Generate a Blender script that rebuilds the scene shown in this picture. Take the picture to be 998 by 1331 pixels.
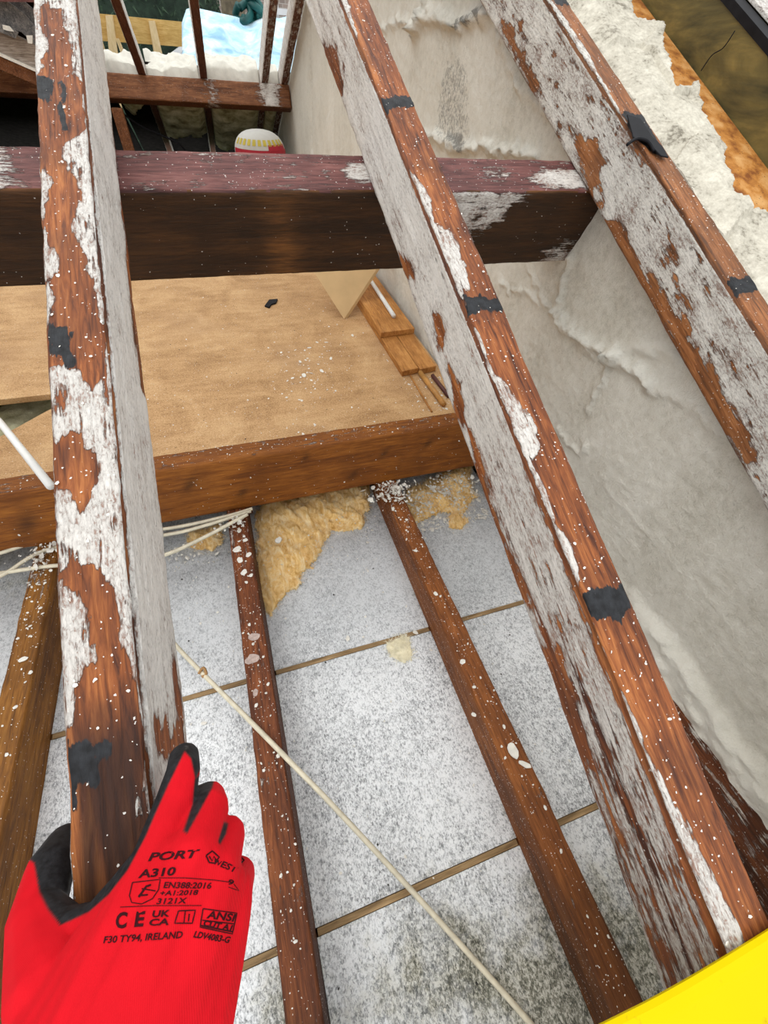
import bpy, bmesh, math, random
import numpy as np
from mathutils import Vector, Matrix
from mathutils.bvhtree import BVHTree

random.seed(7)
rng = np.random.default_rng(11)
scene = bpy.context.scene
COL = scene.collection
for o in list(bpy.data.objects):
    bpy.data.objects.remove(o)

# ------------------------------------------------------------------ camera
# world: X to the right, Y towards the ridge, Z up; the lens stands at height ZC
ZC = 1.0
FPX = 540.8
CX, CY = 499.0, 665.5
CAM = np.array([[0.94781936, -0.19253192, 0.25410612],
                [-0.31069578, -0.73649291, 0.60087131],
                [0.07146045, -0.64846716, -0.75788109]])
cam_data = bpy.data.cameras.new('camera')
cam_data.sensor_fit = 'HORIZONTAL'
cam_data.sensor_width = 36.0
cam_data.lens = FPX / 998.0 * 36.0
cam_data.clip_start = 0.01
cam = bpy.data.objects.new('camera', cam_data)
COL.objects.link(cam)
mx = Matrix.Identity(4)
for i in range(3):
    mx[i][0] = CAM[i][0]
    mx[i][1] = -CAM[i][1]
    mx[i][2] = -CAM[i][2]
mx[2][3] = ZC
cam.matrix_world = mx
scene.camera = cam

# ------------------------------------------------------------------ world, sun, exposure
world = bpy.data.worlds.new('overcast_sky')
scene.world = world
world.use_nodes = True
bg = world.node_tree.nodes['Background']
bg.inputs[0].default_value = (0.965, 0.985, 1.0, 1)
bg.inputs[1].default_value = 1.35
sun_data = bpy.data.lights.new('sun', 'SUN')
sun_data.energy = 0.7
sun_data.angle = math.radians(50)
sun_data.color = (1.0, 0.97, 0.92)
sun = bpy.data.objects.new('sun', sun_data)
COL.objects.link(sun)
sun.location = (-2, -1, 6)
sun.rotation_euler = (math.radians(-14), math.radians(-22), 0)
scene.view_settings.view_transform = 'Standard'
scene.view_settings.look = 'None'
scene.view_settings.gamma = 1.0
scene.view_settings.use_curve_mapping = False
scene.view_settings.exposure = 0.30

# ------------------------------------------------------------------ where things stand (metres)
SLOPE = 0.3964                    # near roof slope
ANG = math.atan(SLOPE)
CA, SA = math.cos(ANG), math.sin(ANG)
RH = 0.3589                       # rafter plane below the lens at Y = 0
RW, RD = 0.047, 0.1004            # rafter section
RX = (-0.132, 0.268, 0.668)
JT = -0.82                        # joist tops (relative to the lens)
FOIL = -0.91
WALLX = 0.70

def ray(x, y):
    return CAM @ np.array([x - CX, y - CY, FPX])
def atX(x, y, v):
    r = ray(x, y); r = r * v / r[0]; return np.array([r[0], r[1], r[2] + ZC])
def atY(x, y, v):
    r = ray(x, y); r = r * v / r[1]; return np.array([r[0], r[1], r[2] + ZC])
def atU(x, y, u):
    r = ray(x, y); r = r * u / r[2]; return np.array([r[0], r[1], r[2] + ZC])
def atR(x, y, off=0.0):
    r = ray(x, y); r = r * ((RH + off) / (SLOPE * r[1] - r[2])); return np.array([r[0], r[1], r[2] + ZC])
def atD(x, y, d):
    r = ray(x, y); r = r * d / FPX; return np.array([r[0], r[1], r[2] + ZC])

# ------------------------------------------------------------------ noise and polygons (numpy)
_perm = rng.random(4096)
def _h(ix, iy, iz):
    n = (ix * 73856093) ^ (iy * 19349663) ^ (iz * 83492791)
    return _perm[n & 4095]
def vnoise(x, y, z=0.0):
    x, y, z = np.broadcast_arrays(np.asarray(x, float), np.asarray(y, float), np.asarray(z, float))
    xi, yi, zi = np.floor(x).astype(np.int64), np.floor(y).astype(np.int64), np.floor(z).astype(np.int64)
    fx, fy, fz = x - xi, y - yi, z - zi
    fx, fy, fz = [t * t * (3 - 2 * t) for t in (fx, fy, fz)]
    def L(a, b, t): return a + (b - a) * t
    c = [[[_h(xi + i, yi + j, zi + k) for k in (0, 1)] for j in (0, 1)] for i in (0, 1)]
    return L(L(L(c[0][0][0], c[1][0][0], fx), L(c[0][1][0], c[1][1][0], fx), fy),
             L(L(c[0][0][1], c[1][0][1], fx), L(c[0][1][1], c[1][1][1], fx), fy), fz)
def fbm(x, y, z=0.0, o=4):
    a, s, t = 0.5, 0.0, 0.0
    for i in range(o):
        s = s + a * vnoise(np.asarray(x) * 2 ** i + 17.3 * i, np.asarray(y) * 2 ** i + 5.1 * i, np.asarray(z) * 2 ** i)
        t += a; a *= 0.5
    return s / t
def inpoly(px, py, poly):
    px, py = np.asarray(px, float), np.asarray(py, float)
    r = np.zeros(np.broadcast(px, py).shape, bool)
    n = len(poly)
    for i in range(n):
        x1, y1 = poly[i]; x2, y2 = poly[(i + 1) % n]
        if y1 == y2: continue
        c = ((y1 > py) != (y2 > py)) & (px < (x2 - x1) * (py - y1) / (y2 - y1) + x1)
        r ^= c
    return r
def segdist(px, py, pts, closed=False):
    px, py = np.asarray(px, float), np.asarray(py, float)
    d = np.full(np.broadcast(px, py).shape, 1e9)
    n = len(pts)
    for i in range(n if closed else n - 1):
        ax, ay = pts[i]; bx, by = pts[(i + 1) % n]
        L2 = (bx - ax) ** 2 + (by - ay) ** 2 + 1e-12
        t = np.clip(((px - ax) * (bx - ax) + (py - ay) * (by - ay)) / L2, 0, 1)
        d = np.minimum(d, np.hypot(px - ax - t * (bx - ax), py - ay - t * (by - ay)))
    return d
def sdpoly(px, py, poly):         # positive inside
    d = segdist(px, py, poly, True)
    return np.where(inpoly(px, py, poly), d, -d)
def sstep(a, b, x):
    t = np.clip((x - a) / (b - a), 0, 1); return t * t * (3 - 2 * t)

# ------------------------------------------------------------------ materials
MATS = {}
class NB:
    def __init__(s, name):
        s.m = bpy.data.materials.new(name); s.m.use_nodes = True
        s.t = s.m.node_tree; s.n = s.t.nodes; s.l = s.t.links
        s.b = s.n['Principled BSDF']; s.tc = s.n.new('ShaderNodeTexCoord')
        MATS[name] = s.m
    def link(s, a, b): s.l.new(a, b)
    def coord(s, scale=(1, 1, 1), kind='Object'):
        mp = s.n.new('ShaderNodeMapping'); mp.inputs['Scale'].default_value = scale
        s.link(s.tc.outputs[kind], mp.inputs[0]); return mp.outputs[0]
    def noise(s, co, scale, detail=4, rough=0.55, dist=0.0):
        n = s.n.new('ShaderNodeTexNoise'); n.inputs['Scale'].default_value = scale
        n.inputs['Detail'].default_value = detail; n.inputs['Roughness'].default_value = rough
        n.inputs['Distortion'].default_value = dist
        s.link(co, n.inputs['Vector']); return n.outputs[0]
    def voro(s, co, scale, feature='F1', out='Distance'):
        n = s.n.new('ShaderNodeTexVoronoi'); n.feature = feature; n.inputs['Scale'].default_value = scale
        s.link(co, n.inputs['Vector']); return n.outputs[out]
    def math(s, op, a, b=None, c=None, clamp=False):
        n = s.n.new('ShaderNodeMath'); n.operation = op; n.use_clamp = clamp
        for i, v in enumerate((a, b, c)):
            if v is None: continue
            if isinstance(v, (int, float)): n.inputs[i].default_value = v
            else: s.link(v, n.inputs[i])
        return n.outputs[0]
    def ramp(s, v, stops, interp='LINEAR'):
        n = s.n.new('ShaderNodeValToRGB'); n.color_ramp.interpolation = interp
        e = n.color_ramp.elements
        while len(e) < len(stops): e.new(0.5)
        for k, (p, c) in zip(e, stops):
            k.position = p
            k.color = (c, c, c, 1) if isinstance(c, (int, float)) else (*c, 1)
        s.link(v, n.inputs[0]); return n.outputs[0]
    def mix(s, f, a, b):
        n = s.n.new('ShaderNodeMix'); n.data_type = 'RGBA'
        if isinstance(f, (int, float)): n.inputs[0].default_value = f
        else: s.link(f, n.inputs[0])
        for i, v in ((6, a), (7, b)):
            if isinstance(v, tuple): n.inputs[i].default_value = (*v, 1)
            else: s.link(v, n.inputs[i])
        return n.outputs[2]
    def attr(s, name):
        n = s.n.new('ShaderNodeAttribute'); n.attribute_name = name; return n.outputs['Fac']
    def bump(s, h, strength=0.4, dist=0.002):
        n = s.n.new('ShaderNodeBump'); n.inputs['Strength'].default_value = strength
        n.inputs['Distance'].default_value = dist; s.link(h, n.inputs['Height'])
        s.link(n.outputs[0], s.b.inputs['Normal'])
    def out(s, col, rough=0.7, metal=0.0, spec=0.3):
        if isinstance(col, tuple): s.b.inputs['Base Color'].default_value = (*col, 1)
        else: s.link(col, s.b.inputs['Base Color'])
        if isinstance(rough, (int, float)): s.b.inputs['Roughness'].default_value = rough
        else: s.link(rough, s.b.inputs['Roughness'])
        s.b.inputs['Metallic'].default_value = metal
        s.b.inputs['Specular IOR Level'].default_value = spec
        return s.m

def mat_plain(name, col, rough=0.6, var=0.12, scale=30, metal=0.0, bump=0.0, spec=0.3):
    b = NB(name); n = b.noise(b.coord(), scale, 4)
    dk = tuple(c * (1 - var) for c in col); lt = tuple(min(1, c * (1 + var)) for c in col)
    b.out(b.ramp(n, [(0.3, dk), (0.7, lt)]), rough, metal, spec)
    if bump: b.bump(n, bump, 0.003)
    return b.m

def mat_wood(name, dark, mid, light, white=(0.68, 0.64, 0.59), pink=(0.36, 0.235, 0.185), speck=0.5,
             axis=1, sharp=1.0, rough=0.62):
    """bare timber with grain along `axis`; attributes paint / tar / damp put the coat, bitumen, wetness and painted-in shade on it"""
    b = NB(name)
    st = [1, 1, 1]; st[axis] = 0.09
    st2 = [1, 1, 1]; st2[axis] = 0.22
    co = b.coord(tuple(st)); co2 = b.coord(tuple(st2)); iso = b.coord()
    grain = b.noise(co, 230, 5, 0.65, 0.6)
    broad = b.noise(co, 38, 4, 0.55, 1.2)
    blot = b.noise(iso, 14, 3)
    g = b.math('ADD', b.math('MULTIPLY', grain, 0.55), b.math('MULTIPLY', broad, 0.45))
    wood = b.ramp(g, [(0.38, dark), (0.5, mid), (0.63, light)])
    wood = b.mix(b.math('MULTIPLY', b.ramp(blot, [(0.42, 0.0), (0.7, 1.0)]), 0.55), wood, dark)
    damp_shade = b.attr('damp_shade')
    wood = b.mix(b.math('MULTIPLY', damp_shade, 0.85), wood, tuple(c * 0.22 for c in dark))
    # coat of lime / old paint
    a = b.attr('paint')
    n1 = b.noise(co2, 85, 6, 0.62, 0.4); n2 = b.noise(iso, 46, 7, 0.6)
    t = b.math('ADD', a, b.math('MULTIPLY', b.math('SUBTRACT', n1, 0.5), 1.1))
    t = b.math('ADD', t, b.math('MULTIPLY', b.math('SUBTRACT', n2, 0.5), 0.9))
    n3 = b.noise(co, 260, 5, 0.68, 0.5)
    t = b.math('ADD', t, b.math('MULTIPLY', b.math('SUBTRACT', n3, 0.5), 1.1))
    fac = b.ramp(t, [(0.43, 0.0), (0.54, 1.0)])
    # the coat itself is worn: white crust broken by a fine mauve brown stain along the grain
    wn = b.noise(b.coord(tuple(0.38 if i == axis else 1 for i in range(3))), 430, 6, 0.72, 0.6)
    wl = b.noise(iso, 26, 4, 0.6)
    wm = b.math('ADD', b.math('MULTIPLY', wn, 0.52), b.math('ADD', b.math('MULTIPLY', n3, 0.26), b.math('MULTIPLY', wl, 0.22)))
    wm = b.math('ADD', wm, b.math('MULTIPLY', b.math('SUBTRACT', b.math('MINIMUM', a, 1.3), 0.85), 0.16))
    stain = b.mix(0.72, wood, pink)
    wcol = b.ramp(wm, [(0.395, 0.0), (0.475, 1.0)])
    wcol = b.mix(wcol, stain, b.ramp(wm, [(0.43, tuple(0.74 * c for c in white)), (0.56, tuple(min(1, 1.14 * c) for c in white))]))
    col = b.mix(fac, wood, wcol)
    # specks of loose paint on the bare wood
    v = b.voro(iso, 380); vc = b.voro(iso, 380, out='Color')
    vr = b.n.new('ShaderNodeSeparateColor'); b.link(vc, vr.inputs[0])
    vd = b.math('ADD', v, b.math('MULTIPLY', b.math('SUBTRACT', b.noise(iso, 900, 3), 0.5), 0.9))
    sp = b.math('MULTIPLY', b.math('LESS_THAN', vd, b.math('MULTIPLY', vr.outputs[1], 0.34)), b.math('GREATER_THAN', vr.outputs[0], 1 - 0.16 * speck))
    col = b.mix(sp, col, white)
    tar = b.attr('tar')
    tn = b.noise(iso, 110, 5, 0.6)
    tf = b.ramp(b.math('ADD', tar, b.math('MULTIPLY', b.math('SUBTRACT', b.noise(co2, 150, 6, 0.7), 0.5), 2.2)), [(0.46, 0.0), (0.62, 1.0)])
    tcol = b.ramp(tn, [(0.38, (0.004, 0.004, 0.005)), (0.7, (0.022, 0.024, 0.028))])
    col = b.mix(tf, col, tcol)
    h = b.math('ADD', b.math('MULTIPLY', fac, 0.7), b.math('MULTIPLY', grain, 0.6))
    h = b.math('ADD', h, b.math('MULTIPLY', b.math('MULTIPLY', wn, fac), 0.9))
    b.bump(h, 0.95, 0.0030)
    b.out(col, rough, 0, 0.3)
    return b.m

WRAF = mat_wood('painted_rafter_wood', (0.055, 0.014, 0.005), (0.235, 0.066, 0.016), (0.44, 0.155, 0.042), speck=0.8)
WRAFR = mat_wood('weathered_rafter_wood', (0.085, 0.034, 0.014), (0.25, 0.088, 0.026), (0.40, 0.165, 0.06),
                 white=(0.66, 0.63, 0.575), pink=(0.30, 0.225, 0.19), speck=0.8)
WBIND = mat_wood('orange_brown_beam_wood', (0.135, 0.038, 0.0045), (0.245, 0.076, 0.008), (0.35, 0.120, 0.016), axis=1, speck=0.25)
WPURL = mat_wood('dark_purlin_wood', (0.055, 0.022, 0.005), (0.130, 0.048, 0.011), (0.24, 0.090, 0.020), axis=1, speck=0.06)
WPTOP = mat_wood('weathered_purlin_top_wood', (0.06, 0.02, 0.018), (0.15, 0.052, 0.045), (0.24, 0.10, 0.085), axis=1, speck=0.8)
WJOI2 = mat_wood('orange_joist_wood', (0.10, 0.028, 0.005), (0.225, 0.068, 0.012), (0.34, 0.115, 0.026), speck=0.9)
WJOI = mat_wood('brown_joist_wood', (0.055, 0.014, 0.004), (0.165, 0.044, 0.011), (0.29, 0.090, 0.026), speck=0.9)
WJOIL = mat_wood('amber_joist_wood', (0.10, 0.036, 0.005), (0.23, 0.088, 0.011), (0.33, 0.145, 0.026), speck=0.4)
WFAR = mat_wood('far_timber_wood', (0.10, 0.034, 0.012), (0.22, 0.082, 0.030), (0.34, 0.145, 0.06), axis=1, speck=0.4)
WFARR = mat_wood('far_rafter_wood', (0.06, 0.02, 0.012), (0.13, 0.045, 0.026), (0.22, 0.095, 0.055), speck=0.2)

def mat_chip():
    b = NB('chipboard'); co = b.coord(); n1 = b.noise(co, 5, 7, 0.68, 1.0); n2 = b.noise(co, 260, 3); n3 = b.noise(b.coord((0.15, 1, 1)), 40, 4)
    t = b.math('ADD', b.math('MULTIPLY', n1, 0.40), b.math('ADD', b.math('MULTIPLY', n2, 0.42), b.math('MULTIPLY', n3, 0.18)))
    col = b.ramp(t, [(0.38, (0.27, 0.145, 0.058)), (0.49, (0.45, 0.265, 0.12)), (0.60, (0.58, 0.375, 0.19))])
    v = b.voro(co, 240); vc = b.n.new('ShaderNodeSeparateColor'); b.link(b.voro(co, 240, out='Color'), vc.inputs[0])
    d = b.math('MULTIPLY', b.math('LESS_THAN', v, 0.22), b.math('GREATER_THAN', vc.outputs[0], 0.93))
    col = b.mix(d, col, (0.05, 0.035, 0.025))
    d2 = b.math('MULTIPLY', b.math('LESS_THAN', v, 0.25), b.math('GREATER_THAN', vc.outputs[1], 0.965))
    col = b.mix(d2, col, (0.65, 0.6, 0.52))
    st = b.ramp(b.noise(co, 3.1, 4), [(0.52, 0.0), (0.72, 0.4)])
    col = b.mix(st, col, (0.26, 0.14, 0.07))
    b.bump(n2, 0.25, 0.001); return b.out(col, 0.75)
CHIP = mat_chip()
CHIPEDGE = mat_plain('chipboard_edge', (0.33, 0.19, 0.10), 0.8, 0.3, 200)

def mat_foil():
    b = NB('foil_facing'); co = b.coord(); n = b.noise(b.coord((1, 0.6, 1)), 330, 5, 0.7, 0.8); n2 = b.noise(co, 110, 5, 0.65); lo = b.noise(co, 9, 4)
    t = b.math('ADD', b.math('MULTIPLY', n, 0.7), b.math('MULTIPLY', n2, 0.3))
    t = b.math('ADD', t, b.math('MULTIPLY', b.math('SUBTRACT', lo, 0.5), 0.16))
    col = b.ramp(t, [(0.38, (0.19, 0.195, 0.20)), (0.45, (0.46, 0.47, 0.48)), (0.54, (0.82, 0.83, 0.835))])
    col = b.mix(b.math('MULTIPLY', b.attr('dull'), 0.75), col, b.ramp(t, [(0.38, (0.33, 0.345, 0.355)), (0.54, (0.56, 0.575, 0.585))]))
    dirt = b.attr('dirt')
    dn = b.math('ADD', dirt, b.math('MULTIPLY', b.math('SUBTRACT', b.noise(co, 30, 6, 0.65), 0.5), 1.1))
    df = b.ramp(dn, [(0.32, 0.0), (0.75, 0.9)])
    col = b.mix(df, col, b.ramp(t, [(0.42, (0.055, 0.055, 0.035)), (0.49, (0.20, 0.19, 0.13)), (0.58, (0.60, 0.58, 0.50))]))
    b.bump(t, 0.8, 0.0025)
    return b.out(col, 0.48, 0.25, 0.5)
FOILM = mat_foil()
FOAM = mat_plain('foam_core', (0.36, 0.24, 0.11), 0.85, 0.3, 120)
GAPWOOD = mat_wood('joint_lath_wood', (0.16, 0.095, 0.04), (0.30, 0.19, 0.085), (0.42, 0.28, 0.14), axis=0, speck=0.1)

def mat_wall():
    b = NB('lime_parge'); co = b.coord(); n = b.noise(co, 5, 5, 0.6); n2 = b.noise(co, 70, 6, 0.65); n3 = b.noise(co, 420, 3)
    ve = b.noise(b.coord((1, 1, 0.18)), 9, 4)
    t = b.math('ADD', b.math('MULTIPLY', n, 0.36), b.math('ADD', b.math('MULTIPLY', n2, 0.30), b.math('ADD', b.math('MULTIPLY', ve, 0.14), b.math('MULTIPLY', n3, 0.20))))
    col = b.ramp(t, [(0.38, (0.49, 0.465, 0.39)), (0.5, (0.68, 0.655, 0.575)), (0.62, (0.80, 0.78, 0.705))])
    col = b.mix(b.attr('paint'), col, (0.80, 0.78, 0.70))
    st = b.attr('damp_shade'); sn = b.ramp(b.math('ADD', st, b.math('MULTIPLY', b.math('SUBTRACT', b.noise(co, 130, 5, 0.7), 0.5), 1.6)), [(0.4, 0.0), (0.8, 0.75)])
    col = b.mix(sn, col, (0.13, 0.125, 0.115))
    h = b.math('ADD', b.math('MULTIPLY', n2, 0.7), b.math('MULTIPLY', n3, 0.35))
    b.bump(h, 0.8, 0.005); return b.out(col, 0.9, 0, 0.15)
WALLM = mat_wall()
def mat_mortar():
    b = NB('rough_mortar'); co = b.coord(); n = b.noise(co, 22, 7, 0.68); n2 = b.noise(co, 150, 5, 0.7)
    t = b.math('ADD', b.math('MULTIPLY', n, 0.6), b.math('MULTIPLY', n2, 0.4))
    col = b.ramp(t, [(0.38, (0.20, 0.18, 0.14)), (0.46, (0.45, 0.415, 0.34)), (0.62, (0.66, 0.62, 0.52))])
    b.bump(t, 0.8, 0.005); return b.out(col, 0.92, 0, 0.15)
MORT = mat_mortar()
WOOLM = NB('mineral_wool')
_n = WOOLM.noise(WOOLM.coord((1, 0.35, 1)), 60, 6, 0.65, 1.5)
WOOLM.bump(WOOLM.noise(WOOLM.coord((1, 0.3, 1)), 260, 5, 0.7, 2.0), 0.6, 0.004)
WOOLM = WOOLM.out(WOOLM.ramp(_n, [(0.32, (0.62, 0.34, 0.09)), (0.48, (0.86, 0.58, 0.24)), (0.64, (0.94, 0.76, 0.46))]), 0.95, 0, 0.1)
BATTM = NB('grey_green_wool')
_n = BATTM.noise(BATTM.coord(), 9, 6, 0.65)
BATTM.bump(_n, 0.8, 0.02)
BATTM = BATTM.out(BATTM.ramp(_n, [(0.34, (0.22, 0.20, 0.10)), (0.5, (0.52, 0.50, 0.30)), (0.66, (0.75, 0.73, 0.52))]), 0.95, 0, 0.1)
PALEWOOL = mat_plain('pale_wool', (0.80, 0.74, 0.55), 0.95, 0.15, 60, bump=0.5, spec=0.1)
FLAKE = mat_plain('paint_flake', (0.72, 0.69, 0.62), 0.7, 0.12, 90)
SMEAR = mat_plain('thin_paint_smear', (0.42, 0.32, 0.28), 0.7, 0.25, 160)
CREAM = mat_plain('cream_pvc', (0.64, 0.58, 0.44), 0.5, 0.15, 60)
PVCW = mat_plain('white_pvc', (0.78, 0.77, 0.73), 0.4, 0.06, 20)
PLANK = mat_wood('orange_plank_wood', (0.26, 0.10, 0.02), (0.46, 0.20, 0.05), (0.60, 0.30, 0.09), speck=0.05)
HARDB = mat_plain('tan_hardboard', (0.62, 0.43, 0.22), 0.7, 0.08, 12)
COPPER = mat_plain('amber_pipe', (0.45, 0.22, 0.06), 0.4, 0.25, 40)
BLACKM = mat_plain('black_bitumen', (0.008, 0.008, 0.010), 0.6, 0.4, 60, spec=0.15)
DARKM = mat_plain('void_shade_black', (0.012, 0.011, 0.010), 0.95, 0.3, spec=0.0)  # near-black colour stands in for the unlit space under the far roof
PLASTER = mat_plain('shade_dark_plasterboard', (0.035, 0.032, 0.028), 0.95, 0.3, spec=0.0)  # near-black colour in place of shade on the loft floor
SLATE = mat_wood('weathered_slate', (0.06, 0.06, 0.065), (0.16, 0.155, 0.15), (0.32, 0.30, 0.28), speck=0.2)
OLDB = mat_wood('grey_board_wood', (0.12, 0.085, 0.06), (0.30, 0.24, 0.19), (0.46, 0.40, 0.34), axis=0, speck=0.5)
TREAT = NB('treated_timber')
_g = TREAT.noise(TREAT.coord((1, 0.25, 1)), 16, 6, 0.62, 0.8)
TREAT.bump(TREAT.noise(TREAT.coord((1, 0.1, 1)), 120, 4), 0.3, 0.002)
TREAT = TREAT.out(TREAT.ramp(_g, [(0.34, (0.045, 0.036, 0.012)), (0.5, (0.125, 0.092, 0.026)), (0.66, (0.24, 0.165, 0.045))]), 0.6)
ORANGE = NB('orange_sarking')
_g = ORANGE.noise(ORANGE.coord(), 30, 6, 0.65)
_w = ORANGE.voro(ORANGE.coord(), 120)
ORANGE = ORANGE.out(ORANGE.mix(ORANGE.math('LESS_THAN', _w, 0.12), ORANGE.ramp(_g, [(0.35, (0.20, 0.06, 0.010)), (0.5, (0.45, 0.185, 0.035)), (0.68, (0.60, 0.33, 0.12))]), (0.08, 0.04, 0.02)), 0.8)
REDW = None

# ------------------------------------------------------------------ object helpers
def tag(o, label=None, cat=None, group=None, kind=None):
    if label: o['label'] = label
    if cat: o['category'] = cat
    if group: o['group'] = group
    if kind: o['kind'] = kind
    return o
def link(o, parent=None):
    COL.objects.link(o)
    if parent is not None: o.parent = parent
    return o
def empty(name, loc):
    o = bpy.data.objects.new(name, None); o.location = loc; o.empty_display_size = 0.05
    return link(o)
def mk(name, verts, faces, mat, parent=None, smooth=False, attrs=None, recenter=True, rot=None):
    """one mesh object; vertices in world space, origin moved to its base"""
    v = np.asarray(verts, float).reshape(-1, 3)
    me = bpy.data.meshes.new(name)
    loc = np.zeros(3)
    if parent is None and recenter:
        loc = np.array([(v[:, 0].min() + v[:, 0].max()) / 2, (v[:, 1].min() + v[:, 1].max()) / 2, v[:, 2].min()])
    elif parent is not None:
        loc = np.zeros(3); v = v - np.array(parent.location)
        q = parent.parent
        while q is not None:
            v = v - np.array(q.location); q = q.parent
    me.from_pydata((v - loc).tolist(), [], [list(map(int, f)) for f in faces])
    me.update()
    if attrs:
        for k, a in attrs.items():
            at = me.attributes.new(k, 'FLOAT', 'POINT')
            at.data.foreach_set('value', np.asarray(a, np.float32).ravel())
    mats = mat if isinstance(mat, (list, tuple)) else [mat]
    for m in mats: me.materials.append(m)
    if smooth: me.polygons.foreach_set('use_smooth', np.ones(len(me.polygons), bool))
    o = bpy.data.objects.new(name, me)
    if parent is None: o.location = loc
    return link(o, parent)

def box_vf(x0, x1, y0, y1, z0, z1):
    v = [(x0, y0, z0), (x1, y0, z0), (x1, y1, z0), (x0, y1, z0), (x0, y0, z1), (x1, y0, z1), (x1, y1, z1), (x0, y1, z1)]
    f = [(3, 2, 1, 0), (4, 5, 6, 7), (0, 1, 5, 4), (1, 2, 6, 5), (2, 3, 7, 6), (3, 0, 4, 7)]
    return v, f
def box(name, x0, x1, y0, y1, z0, z1, mat, parent=None, bev=0.003):
    v, f = box_vf(x0, x1, y0, y1, z0, z1)
    o = mk(name, v, f, mat, parent)
    if bev: bevel(o, bev)
    return o
def bevel(o, w, seg=2):
    bm = bmesh.new(); bm.from_mesh(o.data)
    bmesh.ops.bevel(bm, geom=bm.edges[:], offset=w, segments=seg, affect='EDGES', profile=0.6)
    bm.to_mesh(o.data); bm.free()
def prism(name, poly_bottom, vec, mat, parent=None, bev=0.0):
    n = len(poly_bottom); p = np.asarray(poly_bottom, float)
    v = np.vstack([p, p + np.asarray(vec)])
    f = [tuple(range(n - 1, -1, -1)), tuple(range(n, 2 * n))] + [(i, (i + 1) % n, n + (i + 1) % n, n + i) for i in range(n)]
    o = mk(name, v, f, mat, parent)
    bm = bmesh.new(); bm.from_mesh(o.data); bmesh.ops.recalc_face_normals(bm, faces=bm.faces[:]); bm.to_mesh(o.data); bm.free()
    if bev: bevel(o, bev)
    return o
def gridfaces(nu, nv, wrap=False):
    i, j = np.meshgrid(np.arange(nu - 1), np.arange(nv if wrap else nv - 1), indexing='ij')
    j2 = (j + 1) % nv
    return np.stack([i * nv + j, i * nv + j2, (i + 1) * nv + j2, (i + 1) * nv + j], -1).reshape(-1, 4)
def smooth_path(pts, n=8):
    p = [np.asarray(q, float) for q in pts]; out = []
    for i in range(len(p) - 1):
        a, b, c, d = p[max(i - 1, 0)], p[i], p[i + 1], p[min(i + 2, len(p) - 1)]
        for k in range(n):
            t = k / n
            out.append(0.5 * ((2 * b) + (c - a) * t + (2 * a - 5 * b + 4 * c - d) * t * t + (3 * b - a - 3 * c + d) * t ** 3))
    out.append(p[-1]); return np.array(out)
def tube_vf(path, r, seg=8, caps=True):
    path = np.asarray(path, float); n = len(path)
    r = np.full(n, r) if np.isscalar(r) else np.asarray(r)
    T = np.gradient(path, axis=0); T /= np.linalg.norm(T, axis=1)[:, None] + 1e-12
    up = np.array([0, 0, 1.0]) if abs(T[0][2]) < 0.9 else np.array([1.0, 0, 0])
    V = []
    for i in range(n):
        a = np.cross(T[i], up); a /= np.linalg.norm(a); b = np.cross(a, T[i])
        for k in range(seg):
            t = 2 * math.pi * k / seg
            V.append(path[i] + r[i] * (math.cos(t) * a + math.sin(t) * b))
    F = [tuple(q) for q in gridfaces(n, seg, True)]
    if caps: F += [tuple(range(seg - 1, -1, -1)), tuple(range((n - 1) * seg, n * seg))]
    return np.array(V), F
def tube(name, path, r, mat, parent=None, seg=8):
    v, f = tube_vf(path, r, seg)
    return mk(name, v, f, mat, parent, smooth=True)

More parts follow.
